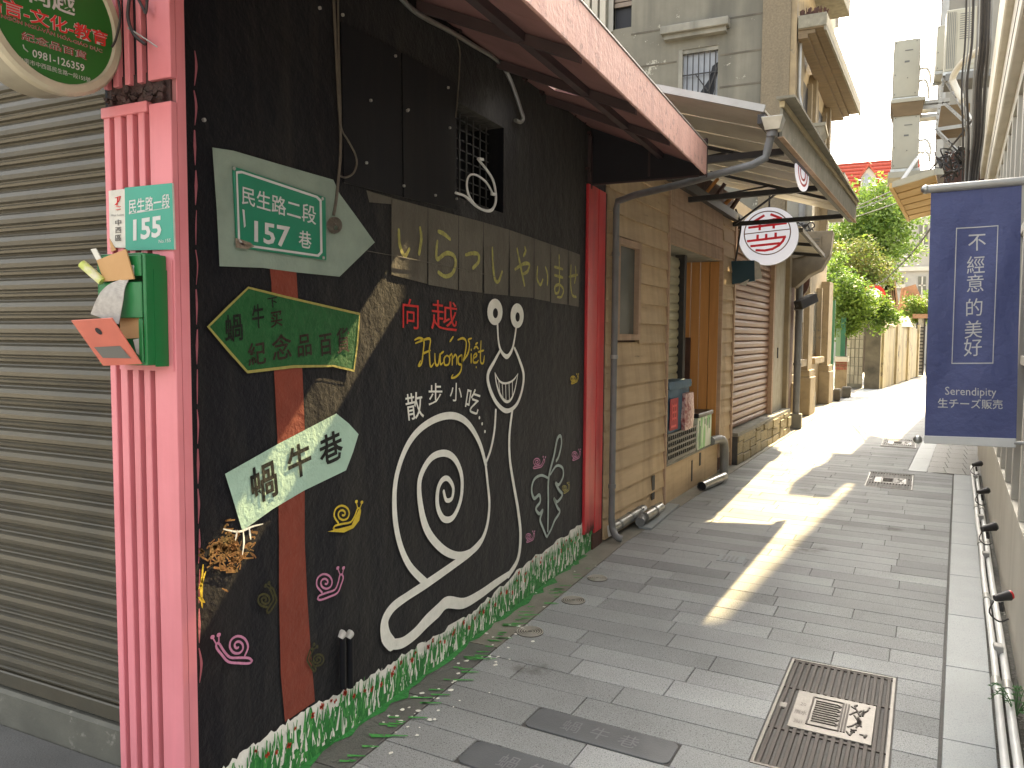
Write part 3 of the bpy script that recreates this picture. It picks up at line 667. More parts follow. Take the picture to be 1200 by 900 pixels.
for (cx_, cy_, rx, ry) in ((580, 365.5, 8.9, 15.5), (606, 370, 7.7, 14.5)):
    mb = MB(); nn = 26; b = 0
    for k in range(nn):
        a = 2*math.pi*k/nn; mb.v.append(tuple(ML(cx_+rx*math.cos(a), cy_+ry*math.sin(a), .0078)))
    for k in range(nn):
        a = 2*math.pi*k/nn; mb.v.append(tuple(ML(cx_+.6+rx*.33*math.cos(a), cy_+1.5+ry*.38*math.sin(a), .0078)))
    for k in range(nn): j = (k+1) % nn; mb.f.append((k, j, nn+j, nn+k))
    painted('painted_eye', mb, W_)
mb = MB()
ribbon([(580, 437), (582, 450), (586, 462), (592, 470), (598, 469), (603, 458), (607, 438)], [.008, .014, .018, .018, .016, .012, .006], .008, mb=mb)
ribbon([(580, 437), (585, 446), (590, 449), (596, 448.5), (602, 445), (607, 438)], [.006, .012, .012, .012, .006], .008, mb=mb)
for a, b, c, d in ((584.5, 447, 586, 462), (588.5, 449, 589.5, 467), (592.5, 450, 593, 469), (596.5, 449, 597, 468), (600.5, 447, 600.5, 463)): ribbon([(a, b), (c, d)], .0075, .008, mb=mb, n=1)
painted('painted_grin', mb, W_)
# little snails
def mini(c, s, m, flip=1, rot=0, label=None, wd=.008):
    cr, sr = math.cos(rot), math.sin(rot)
    def q(pts): return [(c[0]+s*(flip*(x*cr-y*sr)), c[1]+s*(x*sr+y*cr)) for x, y in pts]
    mb = MB(); sp_ = [(-.12+.42*(1-t/17)*math.cos(t*.82+2.2), -.08+.46*(1-t/17)*math.sin(t*.82+2.2)) for t in range(16)]
    ribbon(q(sp_), wd, .0085, mb=mb, n=4)
    ribbon(q([(-.62, .52), (-.5, .40), (-.15, .36), (.2, .32), (.42, .05), (.56, -.22), (.66, -.24), (.68, -.08), (.5, .2), (.28, .48), (-.1, .56), (-.5, .6), (-.62, .52)]), wd, .0085, mb=mb, n=3)
    ribbon(q([(.58, -.24), (.56, -.5)]), wd*.6, .0085, mb=mb, n=1); ribbon(q([(.67, -.2), (.78, -.45)]), wd*.6, .0085, mb=mb, n=1)
    for e in ((.56, -.56), (.8, -.5)): ribbon(q([(e[0]-.02, e[1]), (e[0]+.02, e[1])]), wd*1.6, .0085, mb=mb, n=1)
    painted('small_painted_snail', mb, m, label)
mini((405, 604), 26, m_yellow, 1, -.12, 'bright yellow small snail below the mint arrow')
mini((385, 684), 27, m_pinkp, 1, -.25, 'pink small snail right of the brown post')
mini((275, 760), 31, m_pinkp, -1, .08, 'pink small snail left of the brown post, facing the column')
mini((313, 702), 20, m_olive, 1, -.9, 'faint olive small snail half behind the post')
mini((370, 772), 18, m_olive, -1, -.9, 'faint olive small snail at the foot of the post')
mini((673, 444), 8, m_yellow, 1, -.3, 'small yellow snail at the far end of the wall', .007)
mini((631, 542), 11, m_pinkp, 1, -.1, 'small pink snail left of the white plant', .007)
mini((675, 533), 9, m_pinkp, 1, -.3, 'small pink snail near the red post', .007)
mini((663, 572), 8, m_edgeyel, 1, -.5, 'small dull yellow snail right of the white plant', .007)
mini((621, 629), 9, m_pinkp, 1, -.3, 'small pink snail under the white plant', .006)
# yellow filling of the bright one
mb = MB(); mpoly(mb, [(384, 623), (395, 620), (411, 618), (416, 606), (421, 596), (423, 600), (421, 610), (414, 619), (403, 624)], .0082); painted('yellow_filling', mb, m_yellow)
# scalloped plant
mb = MB()
ribbon([(642, 622), (642.5, 590), (643, 560), (649, 535), (653, 515), (657, 511), (658, 520), (655, 534), (652, 540)], [.02, .024, .026, .026, .02, .022, .02], .006, mb=mb)
Lp = [(642, 560), (634, 557), (626, 562), (623, 574), (626, 584), (632, 580), (633, 588), (628, 596), (632, 602), (636, 598), (633, 609), (636, 618), (640, 628)]
Rp = [(645, 556), (652, 546), (659, 548), (660, 558), (655, 568), (651, 566), (655, 574), (659, 580), (653, 588), (649, 584), (653, 594), (656, 600), (650, 610), (646, 620), (641, 629)]
for P_ in (Lp, Rp): ribbon(P_, [.014, .02, .022, .02, .022, .018], .0065, mb=mb)
painted('painted_plant', mb, wall_paint('chalky_plant_paint', (.42, .5, .46), (.3, .36, .33), scale=40), 'white scalloped fern painted near the red post')
# orange and ochre patch inside the sunlit strip
mb = MB(); ro = random.Random(11)
for i in range(110):
    a = (ro.gauss(268, 12), ro.gauss(645, 13)); ribbon([a, (a[0]+ro.uniform(-7, 7), a[1]+ro.uniform(-6, 6)), (a[0]+ro.uniform(-9, 9), a[1]+ro.uniform(-3, 11))], ro.uniform(.003, .008), .005, mb=mb, n=2)
tag(painted('orange_smudges', mb, m_orange), kind='stuff')
mb = MB()
for q in ([(262, 620), (280, 623), (296, 617), (308, 614)], [(285, 622), (286, 636), (284, 650)], [(278, 622), (276, 633)], [(292, 619), (294, 632)]): ribbon(q, [.004, .008, .003], .0065, mb=mb)
painted('white_scratches', mb, W_)
mb = MB(); [ribbon(q, [.004, .012, .003], .0062, mb=mb) for q in ([(238, 662), (236, 690), (237, 712)], [(241, 670), (236, 684), (233, 690)], [(233, 700), (240, 706)])]
painted('yellow_edge_dabs', mb, m_yellow)
# grass with red flowers
gtop = [(262, 897), (300, 868), (333, 846), (371, 823), (400, 808), (433, 791), (483, 759), (505, 747), (527, 733), (560, 710), (590, 684), (613, 661), (647, 636), (683, 610), (700, 598)]
def gt(x):
    for (a, b), (c, d) in zip(gtop, gtop[1:]):
        if a <= x <= c: return b+(d-b)*(x-a)/(c-a)
    return gtop[0][1]+(gtop[0][0]-x)*.76 if x < 262 else 600
rg = random.Random(21)
mb = MB(); P_ = []; x = 236
while x < 700: P_.append((x, gt(x)+rg.uniform(-1, 5))); x += rg.uniform(2, 5)
q0 = [ML(a, b, .005) for a, b in P_]
for a, b in zip(q0, q0[1:]): mb.quad(a, b, (b.x, b.y, .0), (a.x, a.y, .0))
painted('white_grass_ground', mb, m_wpaint)
mb = MB(); q1 = []
for p in q0:
    d = p.z; q1.append(Vector((MX+.0065, p.y, d*rg.uniform(.5, .8))))
for a, b in zip(q1, q1[1:]): mb.quad(a, b, (b.x, b.y, .0), (a.x, a.y, .0))
painted('green_grass_base', mb, m_grass[0])
gm = [MB(), MB(), MB()]
yy0, yy1 = q0[0].y, q0[-1].y
for i in range(2300):
    y = yy0+(yy1-yy0)*rg.random()
    zt = next((a.z+(b.z-a.z)*(y-a.y)/max(1e-6, b.y-a.y) for a, b in zip(q0, q0[1:]) if a.y <= y <= b.y), .2)
    h = zt*rg.uniform(.45, 1.0) if i % 2 else zt*rg.uniform(.2, .8); l = rg.uniform(.03, .09)*(1 if i % 2 else .7); w_ = rg.uniform(.003, .010); s_ = rg.uniform(-.35, .5)*l
    b0 = max(0, h-l*1.3); o_ = MX+.0075+.0004*rg.random()
    gm[i % 3 if rg.random() < .75 else 0].quad((o_, y-w_, b0), (o_, y+w_, b0), (o_, y+s_+w_*.3, h), (o_, y+s_-w_*.2, h+.004))
for i, m in enumerate((m_grass[0], m_grass[1], m_wpaint)): tag(painted('painted_grass_blades', gm[i], m), kind='stuff')
mb = MB()
for i in range(64):
    t = (i+rg.random())/64; y = yy0+(yy1-yy0)*t
    zt = next((a.z+(b.z-a.z)*(y-a.y)/max(1e-6, b.y-a.y) for a, b in zip(q0, q0[1:]) if a.y <= y <= b.y), .2)
    z = zt*rg.uniform(.5, .95); r = rg.uniform(.007, .014)
    for k in range(3):
        a = k*math.pi/3+rg.random(); dy, dz = math.cos(a)*r, math.sin(a)*r
        mb.quad((MX+.0088, y-dy-dz*.3, z-dz+dy*.3), (MX+.0088, y-dy+dz*.3, z-dz-dy*.3), (MX+.0088, y+dy+dz*.3, z+dz-dy*.3), (MX+.0088, y+dy-dz*.3, z+dz+dy*.3))
tag(painted('red_painted_flowers', mb, wall_paint('red_flower_paint', (.55, .05, .02))), kind='stuff')
# two stub pipes with rags in their mouths
for k, x in enumerate((401, 410)):
    p = ML(x, 745, .02); t = thing('stub_pipe', 'black stub pipe plugged with pale rag low on the mural, %s of the pair' % ('left' if k == 0 else 'right'), 'pipe', (p.x, p.y, 0), 'stub pipes on the mural wall')
    MB().tube([(p.x, p.y, ML(x, 806, .02).z), (p.x, p.y, p.z)], .013, 10).build('tube', m_panel, t, smooth=True)
    b = MB(); b.tube([(p.x, p.y-.012, p.z-.005), (p.x+.004, p.y, p.z+.012), (p.x, p.y+.014, p.z+.002)], [.012, .017, .009], 7); b.build('rag', m_paper, t, smooth=True)
# ================================================================== CORNER COLUMN, SHUTTER, SIGNS
t = thing('fluted_column', 'pink fluted corner column between the grey shutter and the black wall', 'column', (-1.9, 1.6, 0))
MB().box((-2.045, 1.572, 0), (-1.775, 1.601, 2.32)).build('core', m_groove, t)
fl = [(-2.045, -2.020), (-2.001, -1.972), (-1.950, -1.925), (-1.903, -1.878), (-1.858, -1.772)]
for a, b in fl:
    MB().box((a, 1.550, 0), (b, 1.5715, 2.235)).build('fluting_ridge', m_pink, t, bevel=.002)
MB().box((-1.8715, 1.5722, .0), (-1.7722, 1.602, 3.2)).build('side_face', m_pink, t)
MB().box((-2.05, 1.545, 2.215), (-1.862, 1.5715, 2.245)).build('sill_band', m_pink, t, bevel=.002)
b = MB(); rr = random.Random(2)
for i in range(34):
    x = rr.uniform(-2.04, -1.80); z = rr.uniform(2.25, 2.29); r = rr.uniform(.006, .018)
    b.extr([(x+r*rr.uniform(.6, 1.2)*math.cos(a), 1.548+rr.uniform(0, .01), z+r*rr.uniform(.5, 1)*math.sin(a)) for a in [q*math.pi/3 for q in range(6)]], (0, .02, 0))
b.box((-2.045, 1.566, 2.24), (-1.79, 1.5715, 2.33)); b.build('broken_plaster', m_soot, t)
for a, b_ in ((-2.045, -2.026), (-2.004, -1.982), (-1.955, -1.935), (-1.905, -1.885), (-1.862, -1.772)):
    MB().box((a, 1.552, 2.30), (b_, 1.5715, 3.2)).build('fluting_ridge', m_pink, t, bevel=.002)
MB().box((-2.045, 1.572, 2.33), (-1.775, 1.601, 3.2)).build('upper_core', m_void, t)
for nm, P_, r, lb in (('wire', [(138, -5), (141, 20), (136, 45), (131, 55)], .0035, 'black wire hanging left of the column top'),
              ('wire', [(152, -5), (150, 20), (157, 40), (170, 52)], .005, 'thick black wire looping in front of the broken column head'),
              ('wire', [(160, -5), (168, 10), (171, 15), (173, -5)], .004, 'short hooked black wire at the top of the column'),
              ('wire', [(150, 33), (165, 42), (184, 55)], .0022, 'thin pale wire end sticking out of the broken plaster')):
    mb = MB(); mb.tube(spline([AY(a, b, 1.53) for a, b in P_], 5), r, 6); tag(mb.build(nm, m_dark if 'pale' not in lb else m_lgrey), lb, 'wire')
rs_ = thing('roller_shutter', 'closed grey green roller shutter left of the pink column', 'shutter', (-2.8, 1.66, 0))
pit = .0735; prof = [(0, 0), (-.009, .004), (-.012, .012), (-.003, .018), (-.004, .022), (-.013, .028), (-.015, .042), (-.012, .056), (.002, .063), (.004, .068), (0, .0735)]
mb = MB(); n = len(prof)
for x in (-4.6, -2.046): mb.v += [(x, 1.66+a, z) for a, z in prof]
for i in range(n-1): mb.f.append((i, i+1, n+i+1, n+i))
sme = mb.mesh('slat', m_shut, smooth=False, off=Vector((-2.8, 1.66, 0)))
for i in range(38):
    link('slat', sme, rs_, (-2.8, 1.66, .39+i*pit))
MB().box((-4.6, 1.645, .335), (-2.046, 1.67, .388)).build('bottom_bar', m_shut, rs_, bevel=.004)
MB().box((-4.6, 1.672, .3), (-2.046, 1.69, 3.3)).build('backing', m_void, rs_)
tag(MB().box((-4.8, 1.635, 0), (-2.05, 1.72, .325)).build('shutter_step', m_stepc, bevel=.01), 'worn concrete step under the grey roller shutter', 'step')
tag(MB().box((-5, -.5, 0), (-2.05, 1.63, .20)).build('raised_pavement', m_strip), kind='structure')
# --- round green shop sign
sx = -1.985; cy_, cz_, rr_ = 1.372, 2.430, .187
t = thing('round_shop_sign', 'round green projecting shop sign with red and white lettering, cut by the photo corner', 'sign', (sx, cy_, cz_))
Y = (0, 1, 0); Z = (0, 0, 1)
MB().extr(ring((sx-.12, cy_, cz_), Y, Z, rr_+.005, 56), (.105, 0, 0)).build('drum', mat('grimy_cream_plastic', (.40, .37, .29), (.26, .24, .19), rough=.4, scale=9, bump=.1), t, smooth=True)
rim = MB(); N_ = 56
for r, x in ((rr_+.012, -.02), (rr_+.012, .0), (rr_+.004, .008), (rr_-.014, .008), (rr_-.018, .0)):
    rim.v += [tuple(p) for p in ring((sx+x, cy_, cz_), Y, Z, r, N_)]
for j in range(4):
    for k in range(N_): q = (k+1) % N_; rim.f.append((j*N_+k, j*N_+q, (j+1)*N_+q, (j+1)*N_+k))
rim.build('rim', mat('worn_rim', (.42, .39, .30), (.55, .50, .38), rough=.35, scale=20, bump=.1), t, smooth=True)
MB().extr(ring((sx-.01, cy_, cz_), Y, Z, rr_-.012, 56), (.010, 0, 0)).build('face', m_lgreen, t)
def rs2(px, py): return PL(px, py, (sx+.0015, 0, 0), (1, 0, 0))
def signtext(body, a, b, hgt, m, bold=0, nm='lettering', layer=0, outline=None):
    """text running from photo point a to b on the sign face, hgt = glyph height in pixels"""
    A = rs2(*a); B = rs2(*b); d = B-A; v, f, y0, y1 = glyphs(body, bold); xs = [p.x for p in v]; wd_ = max(xs)-min(xs)
    hh = rs2((a[0]+b[0])/2, (a[1]+b[1])/2-hgt/2)-rs2((a[0]+b[0])/2, (a[1]+b[1])/2+hgt/2); hz = hh.z
    c = (A+B)/2+Vector((layer*.0006, 0, 0)); mb = MB()
    xm = (max(xs)+min(xs))/2; ym = (y0+y1)/2
    mb.v = [tuple(c+d*((p.x-xm)/wd_)+Vector((0, 0, hz))*((p.y-ym)/(y1-y0))) for p in v]; mb.f = f
    mb.build(nm, m, t)
for body, a, b, h_, bd in (('語言-文化-教育', (-22, -2), (126, 47), 19, .03), ('NGÔN NGỮ-VĂN HÓA-GIÁO DỤC', (1, 18), (120, 60), 7, .03), ('紀念品百貨', (25, 41), (102, 66), 10, .02)):
    signtext(body, a, b, h_, m_print, bd+.008, 'lettering_outline', 0); signtext(body, a, b, h_, m_darkred if h_ < 12 else m_sred, bd-.016, 'lettering', 1)
signtext('0981-126359', (38, 62), (99, 80), 9, m_print, .01); signtext('台南市中西區民生路一段155號', (22, 69), (106, 94), 6, m_print, 0)
signtext('向越', (34, -10), (88, 8), 24, m_print, .02)
mb = MB(); c = rs2(30, 57); mb.tube([c+Vector((0, -.006, .008)), c+Vector((0, -.004, 0)), c+Vector((0, .006, -.006))], .0015, 5); mb.build('telephone_mark', m_lgrey, t)
MB().box((sx-.075, cy_+.16, cz_+.02), (sx-.055, 1.572, cz_+.045)).build('bracket', m_dark, t)
# --- house number plate 155
t = thing('number_plate', 'teal house number plate 155 on the pink column above the mailbox', 'number plate', (-1.9, 1.55, 1.92))
def on(y): return lambda px, py: AY(px, py, y)
f_ = on(1.543)
q = [f_(*p) for p in ((146.5, 220), (202, 214.5), (204.5, 292.5), (147.5, 293.5))]
MB().extr([f_(*p) for p in ((127, 223.5), (202, 214.5), (204.5, 292.5), (128.5, 290))], (0, .006, 0)).build('plate', m_paper, t, bevel=.001)
MB().poly([p+Vector((0, -.0012, 0)) for p in q]).build('teal_field', m_sgreen2, t)
f2 = on(1.5408)
def ptext(body, a, b, h_, m, bold=0, fn=f2, par=t, nm='lettering', lean=0):
    v, f, y0, y1 = glyphs(body, bold); xs = [p.x for p in v]; wd_ = max(xs)-min(xs); xm = (max(xs)+min(xs))/2; ym = (y0+y1)/2; mb = MB()
    for p in v:
        u = (p.x-xm)/wd_+.5; w_ = (p.y-ym)/(y1-y0)
        mb.v.append(tuple(fn(a[0]+(b[0]-a[0])*u+lean*w_, a[1]+(b[1]-a[1])*u-h_*w_)))
    mb.f = f; return mb.build(nm, m, par)
ptext('民生路一段', (151, 242.5), (199, 235), 17, m_print, .01); ptext('155', (156, 270), (189, 265), 25, m_print, .03)
MB().poly([f2(151, 250.5), f2(198, 243), f2(198, 243.6), f2(151, 251.1)]).build('rule', m_print, t)
ptext('No.155', (186, 283), (200, 281.5), 4, m_print); ptext('中西區', (137.4, 283), (137.4, 283.01), 1, m_print) if 0 else None
for i, ch in enumerate('中西區'): ptext(ch, (135, 261+i*9), (142, 260.4+i*9), 7, m_dark, .01)
mb = MB()
for st in ([(135, 232), (141, 230), (139, 236), (135, 240)], [(138, 231), (137, 241)], [(136, 242), (141, 242)], [(136, 246), (141, 245)]):
    P_ = [f2(*p) for p in st]
    for a, b in zip(P_, P_[1:]): mb.bar(a, b, .0012, .003, (0, 1, 0))
mb.build('district_emblem', m_sred, t)
ptext('West Central', (130, 252.5), (145, 251.5), 2.4, m_dark)
# --- mailbox
t = thing('mailbox', 'green mailbox stuffed with post, its red flap hanging open, on the pink column', 'mailbox', (-1.88, 1.5, 1.5))
X0, X1, Y0, Z0, Z1 = -1.985, -1.797, 1.472, 1.508, 1.812
bd = MB()
bd.box((X0, Y0, Z0), (X0+.006, 1.546, Z1)).box((X1-.012, Y0+.004, Z0), (X1, 1.546, Z1)).box((X0+.006, Y0+.006, Z0), (X1-.012, 1.546, Z0+.008)).box((X0+.006, 1.538, Z0+.008), (X1-.012, 1.546, Z1))
bd.box((X0+.006, Y0, Z0+.13), (X1-.012, Y0+.006, Z1-.075)).box((X0+.006, Y0+.006, Z1-.01), (X1-.012, 1.537, Z1+.004)).box((X0+.006, Y0, Z1-.06), (X1-.012, Y0+.006, Z1-.002)).box((X1-.028, Y0+.0, Z0+.008), (X1-.012, Y0+.006, Z0+.129))
bd.build('box_body', m_mbox, t, bevel=.0022)
MB().box((X1-.058, Y0-.0015, Z1-.058), (X1-.038, Y0+.001, Z1-.03)).build('name_card', m_paper, t)
MB().extr([(-2.0, 1.5475, 1.49), (-1.779, 1.5475, 1.49), (-1.776, 1.5475, 1.80), (-2.0, 1.5475, 1.83)], (0, .002, 0)).build('pink_backing', m_pink, t)
MB().box((X1, Y0+.03, Z0-.004), (X1+.0015, 1.546, Z1-.04)).build('worn_side_paint', m_mbox, t)
hinge = [AY(122, 428, Y0-.001), AY(167, 426, Y0-.001)]
fe = [AY(132, 372, Y0-.07), AY(84.5, 375, Y0-.07)]
fp = [hinge[0], hinge[1], fe[0], fe[1]]
nrm = (fp[1]-fp[0]).cross(fp[2]-fp[1]).normalized()*.004
fl_ = MB().extr(fp, nrm).build('open_flap', m_flap, t, bevel=.0008)
def fpt(u, v): return (fp[0]*(1-u)+fp[1]*u)*(1-v)+(fp[3]*(1-u)+fp[2]*u)*v
for s_ in (1,):
    off = -nrm*.25 if (CAM-fp[0]).dot(-nrm) > 0 else nrm*1.25
    MB().poly([fpt(.15, .18)+off, fpt(.85, .14)+off, fpt(.78, .42)+off, fpt(.12, .42)+off]).build('label_window', m_acg, fl_)
    MB().poly([fpt(.5+.07*math.cos(a), .75+.075*math.sin(a))+off for a in [q*math.pi/6 for q in range(12)]]).build('lock_hole', m_void, fl_)
def sheet(name, pts, m, th, label, cat='paper'):
    v = [Vector(p) for p in pts]; n_ = (v[1]-v[0]).cross(v[2]-v[1]).normalized()*th
    return tag(MB().extr(v, n_).build(name, m), label, cat)
sheet('envelope', [AY(113, 305, 1.462), AY(147, 292, 1.455), AY(157, 327, 1.462), AY(122, 330, 1.466)], m_kraft, .004, 'brown envelope sticking out of the top of the mailbox', 'envelope')
r0 = AY(96, 309, 1.44); r1 = AY(120, 330, 1.462)
tag(MB().tube([r0, (r0+r1)/2, r1], [.012, .0125, .012], 12).build('rolled_flyer', m_flyer, smooth=True), 'rolled yellow green flyer poking left out of the mailbox top', 'flyer')
sheet('folded_paper', [AY(106, 292, 1.47), AY(112, 291, 1.468), AY(126, 318, 1.465), AY(121, 320, 1.465)], m_paper, .003, 'narrow white folded paper beside the rolled flyer')
mb = MB(); L1 = spline([AY(143, 327, 1.466), AY(128, 333, 1.45), AY(116, 345, 1.435), AY(106, 368, 1.432)], 5); L2 = spline([AY(151, 327, 1.466), AY(146, 338, 1.46), AY(144, 352, 1.455), AY(139, 380, 1.452)], 5)
for i in range(len(L1)-1): mb.quad(L1[i], L1[i+1], L2[i+1], L2[i])
n0 = len(mb.v); mb.v += [(x, y+.0015, z) for x, y, z in mb.v[:n0]]; mb.f += [tuple(i+n0 for i in f) for f in mb.f[:]]
tag(mb.build('curled_leaflet', m_leaflet), 'curled grey leaflet drooping over the mailbox front', 'leaflet')
sheet('kraft_parcel', [AY(140, 368, 1.49), AY(166, 367, 1.49), AY(166, 396, 1.49), AY(141, 397, 1.49)], m_kraft, .02, 'folded brown paper packet inside the open lower hatch of the mailbox', 'packet')
sheet('letters', [AY(156, 398, 1.48), AY(166, 396, 1.485), AY(166, 418, 1.485), AY(160, 414, 1.48)], m_paper, .02, 'stack of white letters at the bottom of the mailbox', 'letters')
sheet('torn_sticker', [f2(128, 279), f2(136, 293), f2(130, 295)], m_kraft, .001, 'small torn sticker corner on the number plate', 'sticker')
# --- street sign 157
t = thing('street_sign', 'green metal street sign 157 on the painted grey arrow', 'street sign', (-1.86, 2.08, 2.0))
def sg(o): return lambda px, py: PL(px, py, (-1.862+o, 0, 0), (1, 0, 0))
s0 = sg(0)
MB().extr([s0(*p) for p in ((271.5, 195), (379.5, 231.5), (380.5, 305), (276, 290))], (.009, 0, 0)).build('plate', m_sgreen, t, bevel=.0015)
s1 = sg(.0105)
mb = MB(); qa = [(276.5, 200.5), (283, 200), (372, 229.5), (377, 234.5), (378, 296), (373.5, 301), (285, 288.5), (279, 283)]; qb = [(278.5, 203.5), (284, 203.2), (370.5, 232), (374.5, 236), (375.3, 295), (372, 298.2), (286.5, 286), (281.5, 281.5)]
A_ = [s1(*p) for p in qa]; B_ = [s1(*p) for p in qb]
for i in range(8): j = (i+1) % 8; mb.quad(A_[i], A_[j], B_[j], B_[i])
mb.build('white_border', m_print, t)
ptext('民生路二段', (283.5, 228), (370.5, 253), 22, m_print, .008, s1, t); ptext('157', (298, 271), (340, 278.5), 25, m_print, .022, s1, t); ptext('巷', (350, 279.5), (365, 282), 20, m_print, .008, s1, t)
MB().poly([s1(*p) for p in ((284, 245), (286.5, 246), (288, 265), (286, 267))]).build('paint_chip', m_print, t)
mb = MB(); rr = random.Random(8)
mb.poly([s1(275.5, 279), s1(281, 280), s1(294, 284.5), s1(298, 289), s1(290, 292), s1(276.5, 290)]); mb.build('rusty_corner', mat('rust_and_dirt', (.16, .11, .08), (.3, .26, .2), scale=90, bump=.5), t)
bs = MB().extr(ring((0, 0, 0), Y, Z, .006, 8), (.004, 0, 0)).mesh('bolt', m_lgrey)
for q in ((273.8, 197.5), (377.5, 233), (378.5, 302)): p = s1(*q); link('bolt', bs, t, p)
# ================================================================== AWNING
AZ0 = 2.67
t = thing('awning', 'pink edged awning with a torn dull red soffit over the black painted wall', 'awning', (-1.4, 3.0, AZ0))
b = MB().box((-1.066, -1.0, AZ0), (-1.052, 5.26, AZ0+.192)).build('front_beam', m_beam, t, bevel=.004)
e = MB(); e.extr([(-1.058, 5.17, AZ0+.01), (-1.05, 5.272, AZ0-.012), (-1.05, 5.272, AZ0+.24), (-1.052, 5.22, AZ0+.235), (-1.052, 5.19, AZ0+.20)], (-.004, 0, 0)); e.box((-1.108, 5.262, AZ0), (-1.05, 5.275, AZ0+.24)); e.build('broken_beam_end', m_soot, t)
MB().box((-1.15, -1.0, AZ0+.193), (-1.048, 5.262, AZ0+.20)).build('top_flashing', m_lgrey, t)
def soff(x): return AZ0+.065+(x+1.10)/(-.77)*.33          # soffit height rises towards the wall
HX0, HX1, HY0, HY1 = -1.755, -1.575, 3.82, 4.13
def sp_(pts, nm='soffit_panel'):
    mb = MB(); mb.hexa([(x, y, soff(x)) for x, y in pts], [(x, y, soff(x)+.012) for x, y in pts]); return mb.build(nm, m_soffit, t)
for a, b in ((-1.0, .9), (.905, 2.7), (4.55, 5.25)): sp_([(-1.87, a), (-1.10, a), (-1.10, b), (-1.87, b)])
sp_([(-1.87, 2.705), (-1.10, 2.705), (-1.10, HY0-.02), (-1.87, HY0-.02)])
# the torn panel, cut round its hole
hole = [(-1.73, 3.92), (-1.61, 3.87), (-1.49, 3.815), (-1.455, 3.95), (-1.50, 4.07), (-1.60, 4.12), (-1.70, 4.17)]
outer_ = [(-1.87, HY0-.02), (-1.10, HY0-.02), (-1.10, 4.545), (-1.87, 4.545)]
mb = MB()
hh = hole
def pad(pts): mb.hexa([(x, y, soff(x)) for x, y in pts], [(x, y, soff(x)+.012) for x, y in pts])
pad([(-1.87, HY0-.02), (hh[0]), hh[6], hh[5], (-1.87, 4.545)]); pad([(-1.87, 4.545), hh[5], hh[4], hh[3], (-1.10, 4.545)]); pad([(-1.10, 4.545), hh[3], hh[2], (-1.10, HY0-.02)]); pad([(-1.10, HY0-.02), hh[2], hh[1], hh[0], (-1.87, HY0-.02)])
mb.build('torn_soffit_panel', m_soffit, t)['label'] = 'torn soffit panel with a hole that lets the sun through'
for x in (-1.36,): MB().box((x-.018, -1.0, soff(x)-.045), (x+.018, 5.24, soff(x)-.002)).build('long_rib', m_rib, t)
for y in (.3, 1.2, 2.1, 2.95, 3.74, 4.42):
    MB().hexa([(-1.865, y, soff(-1.865)-.05), (-1.102, y, soff(-1.102)-.05), (-1.102, y+.03, soff(-1.102)-.05), (-1.865, y+.03, soff(-1.865)-.05)], [(-1.865, y, soff(-1.865)-.003), (-1.102, y, soff(-1.102)-.003), (-1.102, y+.03, soff(-1.102)-.003), (-1.865, y+.03, soff(-1.865)-.003)]).build('cross_rib', m_rib, t)
gsf = MB().hexa([(-1.87, 5.251, AZ0), (-1.1, 5.251, AZ0), (-1.1, 5.262, AZ0), (-1.87, 5.262, AZ0)], [(-1.87, 5.251, soff(-1.87)+.01), (-1.1, 5.251, soff(-1.1)+.01), (-1.1, 5.262, soff(-1.1)+.01), (-1.87, 5.262, soff(-1.87)+.01)])
gsf.build('end_panel', m_gusset, t)
MB().box((-1.45, 5.243, AZ0+.02), (-1.435, 5.2505, AZ0+.19)).build('end_stiffener', m_rib, t)
MB().box((-1.87, 5.235, AZ0-.012), (-1.1, 5.2505, AZ0+.0)).build('bottom_rail', m_rib, t)
MB().box((-1.875, 5.20, 2.63), (-1.845, 5.234, 3.0)).build('corner_plate', m_rib, t)
# corroded bolts along the wall head
cb = MB(); cb.tube([(0, 0, 0), (.02, .004, .004), (.03, -.006, -.012), (.02, -.01, -.03)], [.012, .009, .008, .003], 6); cbm = cb.mesh('corroded_hook', m_soot)
for q in ((505, 12), (533, 35), (588, 73), (612, 92), (632, 108), (652, 121), (670, 132), (683, 142), (688, 156), (686, 198)):
    p = ML(*q); link('corroded_hook', cbm, t, (MX+.002, p.y, p.z), (random.uniform(-.8, .8), 0, 0))
# ================================================================== CABLES AND CONDUIT ON THE MURAL WALL
def wtube(name, pts, r, m, label, cat, off=.02, seg=8, n=5, group=None):
    return tag(MB().tube(spline([ML(a, b, off) for a, b in pts], n), r, seg).build(name, m, None, smooth=True), label, cat, group)
wtube('conduit', [(465, -8), (482, 10), (500, 22), (530, 38), (556, 54), (578, 67), (592, 82), (602, 104), (610, 128), (613, 138), (610, 143), (604, 141)], .0115, m_galv, 'shiny bent metal conduit under the awning ending above the grilled window', 'conduit')
wtube('cable', [(535, 44), (539, 60), (538, 90), (536, 118), (534, 138)], .0032, m_cable, 'thin pale cable dropping from the conduit to the grilled window', 'cable', .012)
wtube('cable', [(391, -6), (393, 40), (395, 80), (397, 120), (399, 150), (399, 180), (397, 205), (394, 235), (391, 252)], .0055, m_cable, 'brown cable running down the black wall to a coiled end', 'cable', .012)
wtube('cable', [(396, -6), (397, 60), (399, 120), (400, 150), (408, 165), (416, 180), (418, 192), (414, 203), (405, 208), (398, 206)], .0038, m_cable, 'second thinner cable with a drooping loop beside the street sign', 'cable', .014)
mb = MB()
for i in range(5): r = 9-i*1.3; c = (392+i*.4, 264+i*.7); mb.tube([ML(c[0]+r*math.cos(a)*.9, c[1]+r*math.sin(a), .014+i*.004) for a in [q*math.pi/8 for q in range(17)]], .0035, 5)
tag(mb.build('cable_coil', m_cable), 'small tangled coil of cable end right of the street sign', 'cable coil')
t = thing('ring_cable', 'white looped cable hanging in front of the dark grilled window', 'cable', (MX, 3.6, 2.4))
